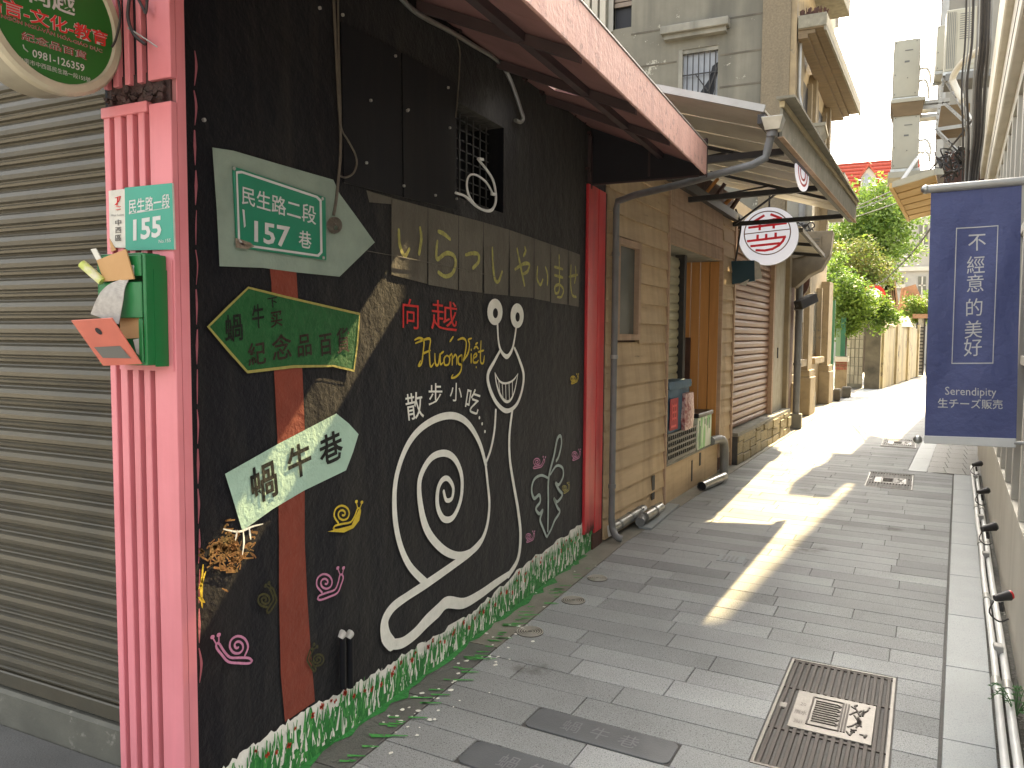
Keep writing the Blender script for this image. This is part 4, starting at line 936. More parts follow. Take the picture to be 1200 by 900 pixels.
mb = MB(); mb.tube(spline([ML(*q, .03) for q in ((534, 226), (545, 230), (556, 240), (566, 246), (575, 246), (580, 240), (581, 228), (578, 212), (571, 200), (563, 190), (560, 186))], 5), .0065, 8)
mb.tube(spline([ML(*q, .035) for q in ((578, 228), (570, 214), (558, 205), (550, 206), (547, 216), (550, 230), (558, 241), (568, 247), (576, 247), (580, 240))], 5), .0055, 8); mb.build('loop', m_white, t, smooth=True)
mb = MB(); mb.bar(ML(576, 227, .045), ML(580, 228, .045), .012, .014); mb.bar(ML(561, 186, .04), ML(566, 187, .04), .012, .014); mb.build('clip', m_white, t)
wtube('thin_wire', [(535, 247), (600, 255), (640, 262)], .0012, m_lgrey, 'fine straight wire crossing the painted noren', 'wire', .012) if 0 else None
wtube('thin_wire', [(430, 294), (500, 307), (580, 324)], .0013, m_cable, 'fine wire stretched across the painted noren letters', 'wire', .012)
# ================================================================== RED POST AND DOWNPIPE
t = thing('red_post', 'peeling red double board post at the far edge of the black wall', 'post', (-1.86, 5.35, 0))
def pbox(a, b, o0, o1, z0, z1, m, nm): return MB().box((MX+o0, a, z0), (MX+o1*.5, b, z1)).build(nm, m, t, bevel=.004)
pbox(5.165, 5.375, .002, .05, .16, 2.66, m_red, 'left_board'); pbox(5.395, 5.55, .002, .045, .12, 2.66, m_red, 'right_board')
pbox(5.378, 5.392, .002, .02, .1, 2.66, m_rot, 'dark_gap'); pbox(5.36, 5.56, .002, .04, .0, .118, m_rot, 'rotten_foot'); pbox(5.552, 5.60, .002, .03, .0, 2.66, m_rot, 'dark_edge_board')
mb = MB(); rr = random.Random(4)
for i in range(14):
    y = 5.17+i*.014; mb.quad((MX+.027, y, .16), (MX+.027, y+.012, .16), (MX+.027, y+.010, .16+.12*rr.random()), (MX+.027, y+.002, .16+.05*rr.random()))
mb.build('peeled_foot', m_rot, t)
# grey pipe from the roof hopper to the ground
t = thing('downpipe', 'grey plastic downpipe slanting from the roof hopper and down beside the red post', 'downpipe', (-1.78, 5.66, 0))
top_ = w2(722.5, 236, .055); px_, py_ = top_.x, top_.y
hp = AY(897, 186, 5.22); hp2 = AY(905, 150, 5.2); m1 = AY(882, 193, 5.21)
P_ = [Vector((px_, py_, .17)), Vector((px_, py_, 1.2)), Vector((px_, py_, top_.z-.06)), top_+Vector((.012, -.006, 0)), top_*.85+m1*.15+Vector((0, 0, .01)), m1*.5+top_*.5, m1, hp+Vector((0, 0, .005)), hp+Vector((.01, 0, .05)), hp2-Vector((0, 0, .02))]
MB().tube(P_, .0255, 12).build('pipe', m_grey, t, smooth=True)
hpb = MB(); c = hp2+Vector((.005, 0, .03)); hpb.hexa([c+Vector((dx*.045, dy*.045, -.05)) for dx, dy in ((-1, -1), (1, -1), (1, 1), (-1, 1))], [c+Vector((dx*.068, dy*.068, .03)) for dx, dy in ((-1, -1), (1, -1), (1, 1), (-1, 1))])
hpb.build('hopper', m_galv, t, bevel=.003)
MB().tube([hp2-Vector((0, 0, .055)), hp2-Vector((0, 0, -.0))], .034, 12).build('collar', m_grey, t, smooth=True)
for z in (.42, 1.42, 2.2): MB().tube([(px_, py_, z), (px_, py_, z+.03)], .031, 12).build('clip', m_lgrey if z == 1.42 else m_grey, t, smooth=True)
MB().tube(spline([(px_, py_, .18), (px_+.01, py_, .10), (px_+.05, py_-.03, .05), (px_+.09, py_-.02, .035)], 4), .028, 12).build('shoe', m_grey, t, smooth=True)
letter('pipe_marking', 'PVC', flat((px_+.02, py_-.0195, 1.30), (0, 0, .06), (-.03, 0, 0)), m_print, t) if 0 else None
# ================================================================== THE OCHRE TIMBER HOUSE
h2 = thing('timber_house', 'low ochre boarded house with a recessed doorway beside the red post', 'house', (-1.86, 5.6, 0))
def wb(y0, y1, o0, o1, z0, z1, m, nm, par=h2, bevel=0): return MB().wbox(w2x, y0, y1, o0, o1, z0, z1).build(nm, m, par, bevel=bevel)
def clap(y0, y1, z0, z1, pitch, m, holes=()):               # overlapping siding boards, lower edge proud
    z = z0
    while z < z1-.02:
        zt = min(z+pitch+.012, z1); segs = [(y0, y1)]
        for (a, b, c, d) in holes:
            if z+pitch*.5 > c and z+pitch*.5 < d: segs = [s for p, q in segs for s in ((p, a), (b, q)) if s[1]-s[0] > .02]
        for (a, b) in segs:
            lo = [(w2x(a)-.02, a, z), (w2x(a)+.022, a, z), (w2x(b)+.022, b, z), (w2x(b)-.02, b, z)]
            hi = [(w2x(a)-.02, a, zt), (w2x(a)+.001, a, zt), (w2x(b)+.001, b, zt), (w2x(b)-.02, b, zt)]
            MB().hexa(lo, hi).build('siding_board', m, h2)
        z += pitch
cr = MB()
cr.wbox(w2x, 5.602, 7.10, -.16, -.021, 0, 3.3).wbox(w2x, 9.10, 9.72, -.16, -.021, 0, 3.3).wbox(w2x, 7.10, 9.10, -.16, -.021, 2.47, 3.3)
cr.build('wall_core', m_rot, h2)
clap(5.605, 7.065, .02, 3.02, .168, m_wood, [(5.76, 6.32, 1.55, 2.38)])
clap(9.13, 9.66, .18, 2.98, .168, m_wood)
clap(9.115, 9.125, 0, .1, .1, m_wood) if 0 else None
wb(7.068, 7.10, -.02, .03, 0, 3.05, m_header, 'corner_trim'); wb(9.665, 9.715, -.02, .034, 0, 2.95, m_header, 'corner_trim')
wb(9.095, 9.128, -.02, .024, .18, 2.6, m_header, 'corner_trim')
for i, (a, b) in enumerate(((2.46, 2.60), (2.605, 2.81), (2.815, 3.02))):
    MB().hexa([(w2x(7.102)-.02, 7.102, a), (w2x(7.102)+.02, 7.102, a), (w2x(9.09)+.02, 9.09, a), (w2x(9.09)-.02, 9.09, a)], [(w2x(7.102)-.02, 7.102, b), (w2x(7.102)+.008, 7.102, b), (w2x(9.09)+.008, 9.09, b), (w2x(9.09)-.02, 9.09, b)]).build('header_board', m_header, h2)
wn = thing('x', None, None) if 0 else None
wf = MB(); ya_, yb_, za_, zb_ = 5.78, 6.30, 1.56, 2.36
wf.wbox(w2x, ya_, yb_, -.02, .035, zb_-.05, zb_).wbox(w2x, ya_, yb_, -.02, .035, za_, za_+.05).wbox(w2x, ya_, ya_+.04, -.02, .035, za_+.05, zb_-.05).wbox(w2x, yb_-.05, yb_, -.02, .035, za_+.05, zb_-.05)
wn = wf.build('window', m_header, h2, bevel=.002)
MB().wbox(w2x, ya_+.041, yb_-.051, -.018, -.008, za_+.051, zb_-.051).build('pane', m_glassd, wn)
# doorway recess
wb(7.10, 9.10, -.55, -.535, 0, 2.6, m_conc, 'recess_back'); wb(7.10, 9.10, -.53, -.021, 2.455, 2.468, m_conc, 'recess_ceiling')
wb(7.10, 9.10, -.53, -.0, 0, .36, m_conc, 'sill_block'); wb(7.12, 9.08, -.005, .012, .0, .365, m_wood, 'low_panel'); wb(7.10, 9.10, -.53, .03, .366, .384, m_conc, 'sill_slab')
for i in range(4):
    x0 = w2x(9.06)-.435+i*.108
    MB().box((x0, 9.05, .385), (x0+.100, 9.072, 2.452)).build('side_plank', m_plank, h2)
dsh = thing('roller_shutter', 'cream corrugated shutter inside the timber doorway', 'shutter', (w2x(7.9)-.42, 7.9, .4))
n = len(prof); pts2 = [(0, 0), (.012, .012), (.016, .04), (.010, .068), (-.004, .078), (0, .092)]
for i in range(22):
    z = .39+i*.092; mb = MB()
    for y in (7.12, 8.16): mb.v += [(w2x(y)-.21+a*.75, y, z+b) for a, b in pts2]
    for k in range(5): mb.f.append((k, k+1, 6+k+1, 6+k))
    mb.build('slat', m_cshut, dsh)
wb(8.165, 8.25, -.25, -.15, .39, 2.45, m_dark, 'guide_post'); wb(8.5, 9.0, -.5, -.47, .39, 1.5, m_void, 'dark_panel')
t = MB().box((w2x(9.0)-.43, 9.0, .385), (w2x(9.0)-.31, 9.03, 1.58)).build('leaning_board', m_rot); tag(t, 'dark board standing in the timber doorway behind the crate', 'board')
# objects on the sill
t = thing('crate', 'black slotted plastic crate on the doorway sill under the blue bag', 'crate', (w2x(7.6), 7.6, .385))
cb_ = MB(); xa = lambda y, o: w2x(y)+o
cb_.wbox(w2x, 7.14, 8.12, -.17, .025, .386, .40)
for z in (.40, .46, .52, .58, .645): cb_.wbox(w2x, 7.14, 8.12, .012, .025, z, z+.022).wbox(w2x, 7.14, 7.153, -.17, .011, z, z+.022)
for i in range(15): yy = 7.14+i*.0685; cb_.wbox(w2x, yy, yy+.018, .013, .022, .40, .667)
cb_.wbox(w2x, 7.17, 8.10, -.16, .0, .401, .655)
cb_.build('crate_body', m_crate, t)
t = thing('cloth_bag', 'blue insulated bag with red print sitting on the black crate', 'bag', (w2x(7.45), 7.45, .67))
mb = MB(); rr = random.Random(5)
def bag(mb, y0, y1, o0, o1, z0, z1, bul=.02, nz=5):
    ringz = []
    for j in range(nz+1):
        v = j/nz; z = z0+(z1-z0)*v; e = bul*math.sin(math.pi*v)+rr.uniform(-.004, .004)
        pts = [(y0-e, o0), ((y0+y1)/2, o0-e), (y1+e, o0), (y1+e, (o0+o1)/2), (y1+e, o1), ((y0+y1)/2, o1+e), (y0-e, o1), (y0-e, (o0+o1)/2)]
        ringz.append([(w2x(y)+o+rr.uniform(-.005, .005), y+rr.uniform(-.006, .006), z+rr.uniform(-.004, .004)) for y, o in pts])
    b = len(mb.v)
    for r in ringz: mb.v += r
    for j in range(nz):
        for k in range(8): q = (k+1) % 8; mb.f.append((b+j*8+k, b+j*8+q, b+(j+1)*8+q, b+(j+1)*8+k))
    mb.f.append(tuple(b+k for k in reversed(range(8)))); mb.f.append(tuple(b+nz*8+k for k in range(8)))
bag(mb, 7.16, 7.84, -.15, .015, .672, 1.10); mb.build('bag_body', m_bag, t, smooth=True)
mb = MB(); bag(mb, 7.14, 7.87, -.16, .03, 1.085, 1.16, .012, 2); mb.build('bag_lid', m_bag, t, smooth=True)
mb = MB(); mb.wbox(w2x, 7.17, 7.42, .03, .034, .70, 1.0); fr_ = mb.build('red_label', m_bagr, t)
mb = MB()
for z in (.80, .86, .92): mb.wbox(w2x, 7.22, 7.37, .035, .0365, z, z+.018)
for y in (7.22, 7.29, 7.355): mb.wbox(w2x, y, y+.016, .035, .0365, .79, .95)
mb.wbox(w2x, 7.2, 7.36, .035, .0365, .725, .745); mb.build('label_characters', m_sred, fr_)
t = thing('plastic_wrap', 'crumpled pink and white plastic bag hanging in front of the blue bag', 'plastic bag', (w2x(7.7), 7.7, .7))
mb = MB(); bag(mb, 7.58, 7.86, .022, .06, .665, 1.03, .02, 6); mb.build('bag_body', m_bagp, t, smooth=True)
t = thing('drinks_box', 'white box with green print and black lid standing right of the crate', 'box', (w2x(8.4), 8.4, .385))
MB().wbox(w2x, 8.16, 8.72, -.25, .03, .386, .73).build('box_body', m_boxw, t, bevel=.006); MB().wbox(w2x, 8.14, 8.74, -.27, .042, .731, .775).build('lid', m_crate, t, bevel=.006)
mb = MB()
for a, z0, h_ in ((8.20, .40, .3), (8.24, .42, .22), (8.5, .62, .08), (8.6, .58, .12), (8.42, .64, .06)): mb.wbox(w2x, a, a+.03, .031, .033, z0, z0+h_)
mb.build('green_print', m_mbox, t)
# tar marks and a dark hole near the ground
wb(6.72, 6.80, .018, .020, .12, .34, m_void, 'dark_hole'); wb(8.0, 8.04, .013, .016, .08, .30, m_void, 'tar_drip'); wb(8.3, 8.36, .013, .016, .2, .34, m_void, 'tar_drip')
# ground pipes
t = thing('vent_pipe', 'stubby galvanised pipe with a white end cap lying at the foot of the ochre siding', 'pipe', (-1.7, 5.9, 0))
a = G(713, 622, .07); b = G(752, 598, .10)
MB().tube([a, b], .042, 12).build('tube', m_galv, t, smooth=True); MB().tube([a, a+(a-b).normalized()*.02], .044, 12).build('cap', m_white, t, smooth=True)
mb = MB()
for q in (.25, .6, .9): c = a.lerp(b, q); mb.tube([c, c+(b-a).normalized()*.03], .045, 12)
mb.build('band', m_grey, t, smooth=True)
mb = MB(); mb.tube([b+Vector((0, .05, -.0)), G(750, 612, .06)], .04, 10); mb.build('elbow', m_grey, t, smooth=True)
t = thing('vent_pipe', 'second short galvanised pipe lying behind the capped one at the siding foot', 'pipe', (-1.68, 6.9, 0))
a = G(755, 606, .08); b = G(774, 594, .09); MB().tube([a, b], .042, 12).build('tube', m_galv, t, smooth=True); MB().tube([a.lerp(b, .55), a.lerp(b, .62)], .046, 12).build('band', m_grey, t, smooth=True)
sh_ = MB().box((a.x-.02, a.y-.1, 0.005), (a.x+.09, a.y+.9, .02)).build('paving_stone', m_kerb); tag(sh_, 'flat loose stone beside the second vent pipe', 'stone')
t = thing('drain_pipe', 'grey elbow drain pipe leaving the doorway and ending open on the ground', 'pipe', (w2x(9.0), 9.0, 0))
P_ = [w2(833, 517, .03), w2(846, 515, .07), w2(849, 530, .08), w2(848, 556, .09)]
MB().tube(spline(P_, 4), .05, 12).build('upright', m_grey, t, smooth=True)
a = G(848, 559, .06); b = G(822, 570, .05)
MB().tube([a+Vector((0, .02, 0)), b], .05, 14, cap=False).build('outlet', m_galv, t, smooth=True); MB().tube([b.lerp(a, .05), b.lerp(a, .2)], .044, 12).build('dark_mouth', m_void, t)
# ================================================================== THE BROWN SHUTTER SHOP
h3 = thing('shutter_shop', 'low shop front with a brown roller shutter on a yellowish stone base', 'shop', (-1.5, 11, 0))
MB().wbox(w2x, 9.72, 14.45, -.4, -.11, 0, 3.35).build('wall', m_tanst, h3)
rs_ = thing('roller_shutter', 'closed brown roller shutter above the stone base, paint worn off low down', 'shutter', (w2x(11)-.06, 11, .4))
for i in range(29):
    z = .41+i*.094; mb = MB(); q_ = [(0, 0), (.016, .01), (.02, .05), (.010, .078), (-.008, .086), (0, .094)]
    for y in (9.80, 12.38): mb.v += [(w2x(y)-.075+a*1.2, y, z+b) for a, b in q_]
    for k in range(5): mb.f.append((k, k+1, 6+k+1, 6+k))
    mb.build('slat', m_bshut, rs_)
wb(9.722, 9.80, -.10, .0, .36, 3.1, m_header, 'shutter_guide', h3); wb(12.385, 12.50, -.10, .0, .36, 3.1, m_header, 'shutter_guide', h3)
wb(12.52, 13.55, -.10, -.04, .36, 2.85, m_wdoor, 'door_panel', h3); wb(13.0, 13.03, -.04, -.025, 1.25, 1.42, m_dark, 'door_handle', h3)
wb(12.52, 13.55, -.10, -.05, 2.86, 3.1, m_void, 'transom', h3); wb(13.56, 13.75, -.10, .03, .0, 3.1, m_tanst, 'jamb', h3); wb(13.76, 14.44, -.105, -.03, .0, 3.1, m_rot, 'jamb', h3)
for i in range(5): wb(12.55+i*.2, 12.57+i*.2, -.05, -.04, 2.87, 3.08, m_galv, 'transom_bar', h3)
stm = []
rr = random.Random(9); y = 9.73
while y < 13.5:
    L = rr.uniform(.2, .42); z = 0
    while z < .36:
        hgt = rr.uniform(.1, .17) if z < .2 else .36-z+.001
        hgt = min(hgt, .36-z); e = rr.uniform(.10, .125)
        if hgt > .03: MB().wbox(w2x, y+.006, min(y+L-.006, 13.54), -.1, e, z+.006, z+hgt-.004).build('stone', m_stone, h3, bevel=.008)
        z += hgt
    y += L
wb(9.73, 13.54, -.1, .10, .36, .40, m_conc, 'base_coping', h3); wb(9.73, 13.54, -.1, .095, 0, .355, m_joint, 'base_mortar', h3)
cn = thing('shutter_canopy', 'low dark framed canopy over the brown shutter, behind the round sign', 'canopy', (-1.2, 11.8, 3))
def cxo(y): return -.86+.02*(y-10.1)
for i in range(8):
    a = 10.12+i*.42; b = a+.414
    lo = [(w2x(a)-.1, a, 3.02), (cxo(a), a, 2.93), (cxo(b), b, 2.93), (w2x(b)-.1, b, 3.02)]; MB().hexa(lo, [(x, y, z+.015) for x, y, z in lo]).build('roof_sheet', m_roofu, cn)
MB().bar((cxo(10.1), 10.1, 2.90), (cxo(13.5), 13.48, 2.90), .04, .05).build('front_beam', m_dark, cn)
for y in (10.14, 11.8, 13.44): MB().bar((w2x(y)-.1, y, 2.985), (cxo(y)-.022, y, 2.90), .035, .045).build('cross_bar', m_dark, cn)
# meter plates, camera lamp
t = thing('wall_lamp', 'small black floodlight jutting over the alley from the far downpipe', 'lamp', (w2x(14.4)+.2, 14.3, 2.3))
a = w2(935, 358, .16); b = w2(950, 351, .30)
MB().bar(a, a.lerp(b, 1)+Vector((.06, -.1, .03)), .16, .15).build('head', m_dark, t, bevel=.01); MB().bar(a, w2(932, 362, .08), .04, .04).build('arm', m_dark, t)
tag(MB().wbox(w2x, 14.46, 14.62, .0, .1, 1.85, 2.2).build('meter_box', m_dark), 'black box under the floodlight beside the far downpipe', 'box')
t = thing('downpipe', 'tall grey iron downpipe at the stone pillar beyond the brown shutter', 'downpipe', (w2x(14.2)+.08, 14.2, 0))
px_, py_ = w2x(14.2)+.09, 14.2
MB().tube([(px_, py_, 0.25), (px_, py_, 3.9)], .058, 12).build('pipe', m_grey, t, smooth=True)
for z in (1.1, 2.05, 2.75): MB().tube([(px_, py_, z), (px_, py_, z+(.16 if z > 2.5 else .04))], .072, 12).build('collar', m_grey, t, smooth=True)
MB().box((px_-.1, py_-.1, 0), (px_+.1, py_+.1, .26)).build('foot_block', m_conc, t, bevel=.01)
# ================================================================== SHEET ROOF OVER THE TIMBER HOUSE
def ex(y): return -.685+.082*(y-5.2)
rf = thing('sheet_roof', 'cream undersided sheet metal canopy on a black frame over the timber house', 'canopy', (-1.2, 7, 3.0))
RY0, RY1 = 5.22, 10.0
def rz(x, y): return 3.03+(ex(y)-x)*.30
n_ = 16
for i in range(n_):
    a = RY0+(RY1-RY0)*i/n_; b = RY0+(RY1-RY0)*(i+1)/n_-.006
    lo = [(-2.05, a, rz(-2.05, a)), (ex(a), a, rz(ex(a), a)), (ex(b), b, rz(ex(b), b)), (-2.05, b, rz(-2.05, b))]
    lo = [(x, y, z+.006*(i % 2)) for x, y, z in lo]
    MB().hexa(lo, [(x, y, z+.016) for x, y, z in lo]).build('roof_sheet', m_roofu, rf)
def rbar(a, b, w_, h_, nm='frame_bar', m=m_dark): MB().bar(a, b, w_, h_).build(nm, m, rf)
rbar((ex(5.2)-.02, 5.2, 2.985), (ex(10.05)-.02, 10.05, 2.985), .045, .06, 'eave_beam')
rbar((-2.0, 5.205, rz(-2.0, 5.2)-.02+.05), (ex(5.2)+.0, 5.205, 3.045), .03, .045, 'end_trim', m_lgrey)
for y in (6.1, 7.7, 9.58): rbar((w2x(y)+.01, y, 2.94), (ex(y)-.045, y, 2.965), .045, .05, 'cross_bar')
for y in (6.9, 8.6): rbar((w2x(y)-.02, y, rz(w2x(y), y)-.03), (ex(y)-.045, y, 3.0), .02, .03, 'rafter')
for a, b in ((6.1, 6.9), (7.7, 8.6), (9.58, 9.0)): rbar((w2x(a)+.02, a, 2.93), ((ex(b)+w2x(b))/2, b, rz((ex(b)+w2x(b))/2, b)-.03), .018, .018, 'brace')
rbar((w2x(6.0)+.04, 6.0, 3.06), (w2x(9.95)+.04, 9.95, 3.02), .06, .09, 'wall_plate')
for y in (6.1, 7.7, 9.85): rbar((ex(y)-.05, y, 2.98), (ex(y)-.05, y, 3.04), .02, .02, 'strut') ; 
rr = random.Random(6)
for i in range(9):
    y = 6.3+i*.4; rbar((w2x(y)-.05, y, 3.02), (w2x(y)+.12, y+rr.uniform(-.3, .3), 3.26), .05, .03, 'old_rafter', m_plank if i % 2 else m_rot)
# fascia outside the eave
def fs(y0, y1, o0, o1, z0, z1, m, nm): return MB().hexa([(ex(y0)+o0, y0, z0), (ex(y0)+o1, y0, z0), (ex(y1)+o1, y1, z0), (ex(y1)+o0, y1, z0)], [(ex(y0)+o0, y0, z1), (ex(y0)+o1, y0, z1), (ex(y1)+o1, y1, z1), (ex(y1)+o0, y1, z1)]).build(nm, m, rf)
fs(5.62, 10.12, .012, .03, 2.965, 3.155, m_fasc, 'fascia_board'); fs(5.60, 10.12, .012, .045, 3.157, 3.195, m_lfasc, 'trim_board'); MB().hexa([(ex(5.55), 5.55, 3.197), (ex(5.55)+.12, 5.55, 3.197), (ex(10.15)+.06, 10.15, 3.197), (ex(10.15), 10.15, 3.197)], [(ex(5.55), 5.55, 3.215), (ex(5.55)+.12, 5.55, 3.215), (ex(10.15)+.06, 10.15, 3.215), (ex(10.15), 10.15, 3.215)]).build('metal_cap', m_fasc, rf)
MB().hexa([(ex(5.62)-.0, 5.62, 2.955), (ex(5.62)+.04, 5.62, 2.955), (ex(10.1)+.04, 10.1, 2.955), (ex(10.1), 10.1, 2.955)], [(ex(5.62)-.0, 5.62, 2.963), (ex(5.62)+.04, 5.62, 2.963), (ex(10.1)+.04, 10.1, 2.963), (ex(10.1), 10.1, 2.963)]).build('fascia_rail', m_header, rf)
# ================================================================== ROUND HANGING SIGN
rs0 = AY(900.5, 277, 9.72); yS = 9.72
t = thing('round_hanging_sign', 'round white hanging sign with a red emblem under the canopy edge', 'sign', rs0)
u = Vector((.995, .10, 0)).normalized(); v = Vector((0, 0, 1)); nn_ = u.cross(v)          # faces the camera
if nn_.y > 0: nn_ = -nn_
R1 = .338
MB().extr(ring(rs0-nn_*.04, u, v, R1, 64), nn_*.08).build('lightbox', m_signw, t, smooth=True)
MB().extr(ring(rs0-nn_*.045, u, v, R1+.008, 64), nn_*.012).build('back_rim', m_galv, t, smooth=True)
mb = MB()
def sp3(a, b, o=.0415): return rs0+u*((a-765)/235*R1)+v*((430-b)/235*R1)+nn_*o
def sline(pts, wd, m=mb):
    W = [sp3(*p) for p in pts]
    for a, b in zip(W, W[1:]):
        d = (b-a).normalized(); s_ = d.cross(nn_)*wd/2; e_ = d*wd*.3; m.quad(a-e_-s_, b+e_-s_, b+e_+s_, a-e_+s_)
for pts in ([(640, 312), (725, 262)], [(640, 316), (862, 292)], [(782, 255), (862, 290)], [(610, 356), (900, 330)], [(695, 305), (695, 375)], [(805, 292), (805, 365)], [(602, 468), (897, 441)], [(680, 422), (680, 460)], [(748, 418), (748, 455)], [(822, 410), (822, 450)],
            [(630, 510), (850, 493)], [(893, 443), (880, 475), (850, 510), (800, 538), (740, 549), (672, 545)]):
    sline(pts, .028)
mb.build('red_emblem', mat('glowing_sign_red', (.62, .02, .035), (.56, .02, .03), rough=.4, bump=0, emis=.05), t)
mb = MB(); c_ = [(755+182*math.cos(a), 405+178*math.sin(a)) for a in [q*math.pi/28 for q in range(57)]]; sline(c_, .012, mb); sline([(578, 408), (928, 380)], .011, mb); mb.build('brown_ring', mat('sign_brown_line', (.22, .08, .03), rough=.4, bump=0), t)
MB().bar(rs0+v*R1, rs0+v*(R1+.1)+Vector((0, 0, .05)), .02, .02).build('hanger', m_dark, t)
# small round sign on the fascia
f0 = PL(939, 203, (-.72, 5.2, 0), (1, -.082, 0)); fu = Vector((.082, 1, 0)).normalized()
t = thing('fascia_sign', 'second round white sign with red rings, half hidden behind the canopy fascia', 'sign', f0)
MB().extr(ring(f0, fu, Z, .30, 36, .14), (.012, 0, 0)).build('disc', m_signw, t)
mb = MB()
for q in (.75, .45):
    a_ = ring(f0+Vector((.0135, 0, 0)), fu, Z, .30*q, 36, .14*q); b_ = ring(f0+Vector((.0135, 0, 0)), fu, Z, .30*(q-.13), 36, .14*(q-.13))
    for k in range(36): j = (k+1) % 36; mb.quad(a_[k], a_[j], b_[j], b_[k])
mb.build('red_ring', m_sred, t)
# teal board hanging under the sign
t = thing('hanging_board', 'dark teal board with a torn paper edge hanging left of the brown shutter', 'board', w2(870, 320, .1))
a = AY(858, 306, 9.55)
MB().extr([AY(*p, 9.55) for p in ((857, 306), (884, 305), (884.5, 329), (858, 333))], (0, .03, 0)).build('board', m_tealb, t)
MB().extr([AY(*p, 9.56) for p in ((884, 305), (890, 308), (893, 326), (884.5, 328))], (0, .01, 0)).build('torn_paper', m_paper, t); MB().extr([AY(*p, 9.53) for p in ((866, 333), (878, 327), (874, 335))], (0, .008, 0)).build('torn_paper', m_paper, t)
tag(MB().tube(spline([AY(862, 245, 9.6), AY(868, 262, 9.6), AY(866, 280, 9.55), AY(862, 306, 9.56)], 5), .012, 6).build('cable', m_dark), 'black cable hanging above the teal board', 'cable')
tag(MB().tube([AY(858, 246, 9.7), AY(858.5, 300, 9.7)], .03, 8).build('post_pipe', m_lgrey), 'pale vertical pipe at the corner of the timber house above the teal board', 'pipe')
# wire tangle near the far canopy end
mb = MB(); rr = random.Random(12)
for i in range(12):
    c = (940+rr.uniform(-8, 8), 270+rr.uniform(-7, 7)); mb.tube(spline([AY(c[0]+rr.uniform(-9, 9), c[1]+rr.uniform(-9, 9), 13.9+rr.uniform(-.1, .1)) for k in range(4)], 4), .012, 5)
tag(mb.build('wire_tangle', m_dark), 'tangle of black wires at the far end of the canopy', 'wires')
# ================================================================== WEATHERED CONCRETE BUILDING
FY = 14.5
bl = thing('old_building', 'tall weathered concrete building with barred window and bracketed ledges', 'building', (-3, 15, 0))
cxr = w2x(FY)                                         # right-hand corner
def fpx(px, py, o=0): return AY(px, py, FY-o)
XR = AY(933, 60, FY).x
wins = [((718.5, -30), (739, 30)), ((795.5, 58), (841.5, 113))]
W1 = (AY(719, 20, FY).x, AY(740, 20, FY).x, AY(730, 33, FY).z, 9.4); W2_ = (AY(795, 90, FY).x, AY(841, 90, FY).x, AY(818, 118, FY).z, AY(818, 56, FY).z)
xs = [-9, W1[0], W1[1], W2_[0], W2_[1], XR]; mb = MB(); ZT = 10.2
mb.box((-9, FY, 0), (W1[0], FY+.3, ZT)).box((W1[0], FY, 0), (W1[1], FY+.3, W1[2])).box((W1[1], FY, 0), (W2_[0], FY+.3, ZT)).box((W2_[0], FY, 0), (W2_[1], FY+.3, W2_[2])).box((W2_[0], FY, W2_[3]), (W2_[1], FY+.3, ZT)).box((W2_[1], FY, 0), (AY(893, 60, FY).x-.002, FY+.3, ZT)).box((W1[0], FY, W1[3]), (W1[1], FY+.3, ZT))
mb.build('front_wall', m_facade, bl)
XP = AY(893, 60, FY).x
MB().box((XP, FY-.03, 0), (XR-.10, FY+.3, ZT)).build('corner_pier', m_pebble, bl); MB().box((XR-.098, FY-.01, 0), (XR, FY+.3, ZT)).build('corner_strip', m_tanst, bl)
def groove(a, b): p = fpx(*a, .004); q = fpx(*b, .004); MB().bar(p, q, .03, .035).build('render_joint', m_mould_shade, bl)
for z in (AY(760, 37, FY).z, AY(793, 72, FY).z, AY(893, 96, FY).z, AY(893, 6, FY).z+1.0):
    for x0, x1 in ((-9, XP-.01),):
        for s0_, s1_ in ((x0, W1[0]), (W1[1], W2_[0]-.04), (W2_[1]+.04, x1)):
            if z > W1[2] or 1: MB().box((s0_, FY-.006, z-.02), (s1_, FY+.002, z+.012)).build('render_joint', m_mould_shade, bl)
# hood moulding
q = [fpx(778, 36, 0), fpx(856, 15, 0)]
zc = (AY(777, 40, FY).z+AY(856, 22, FY).z)/2
MB().box((AY(777, 35, FY).x, FY-.22, zc-.12), (AY(856, 20, FY).x, FY-.001, zc+.02)).build('window_hood', m_conc, bl, bevel=.01); MB().box((AY(777, 35, FY).x+.05, FY-.14, zc-.2), (AY(856, 20, FY).x-.05, FY-.001, zc-.121)).build('window_hood', m_conc, bl)
# windows
x0, x1, z0, z1 = W2_
MB().box((x0, FY+.10, z0), (x1, FY+.12, z1)).build('window', m_glassb, bl)
mb = MB()
for i in range(7): x = x0+(x1-x0)*(i+.5)/7; mb.bar((x, FY+.04, z0), (x, FY+.04, z1), .018, .018)
mb.bar((x0, FY+.035, z0+(z1-z0)*.52), (x1, FY+.035, z0+(z1-z0)*.52), .02, .02); mb.bar((x0+.55, FY+.03, z0+.15), (x1, FY+.03, z0+.62), .02, .02); mb.bar((x0+.55, FY+.03, z0+.15), (x0+.3, FY+.03, z0+.5), .02, .02); mb.build('window_bars', m_dark, bl)
mb = MB(); mb.box((x0, FY-.01, z0), (x0+.07, FY+.1, z1)).box((x0+.07, FY+.02, z1-.07), (x1, FY+.1, z1)); mb.build('window_frame', m_conc, bl)
MB().extr([(x0+.28, FY+.095, z0+.02), (x0+.62, FY+.095, z0+.02), (x0+.66, FY+.095, z0+.35), (x0+.76, FY+.095, z0+.72), (x0+.6, FY+.095, z0+.62), (x0+.55, FY+.095, z0+.4)], (0, .003, 0)).build('broken_pane_hole', m_void, bl)
x0, x1, z0, z1 = W1
MB().box((x0, FY+.12, z0), (x1, FY+.14, z1)).build('window', m_void, bl)
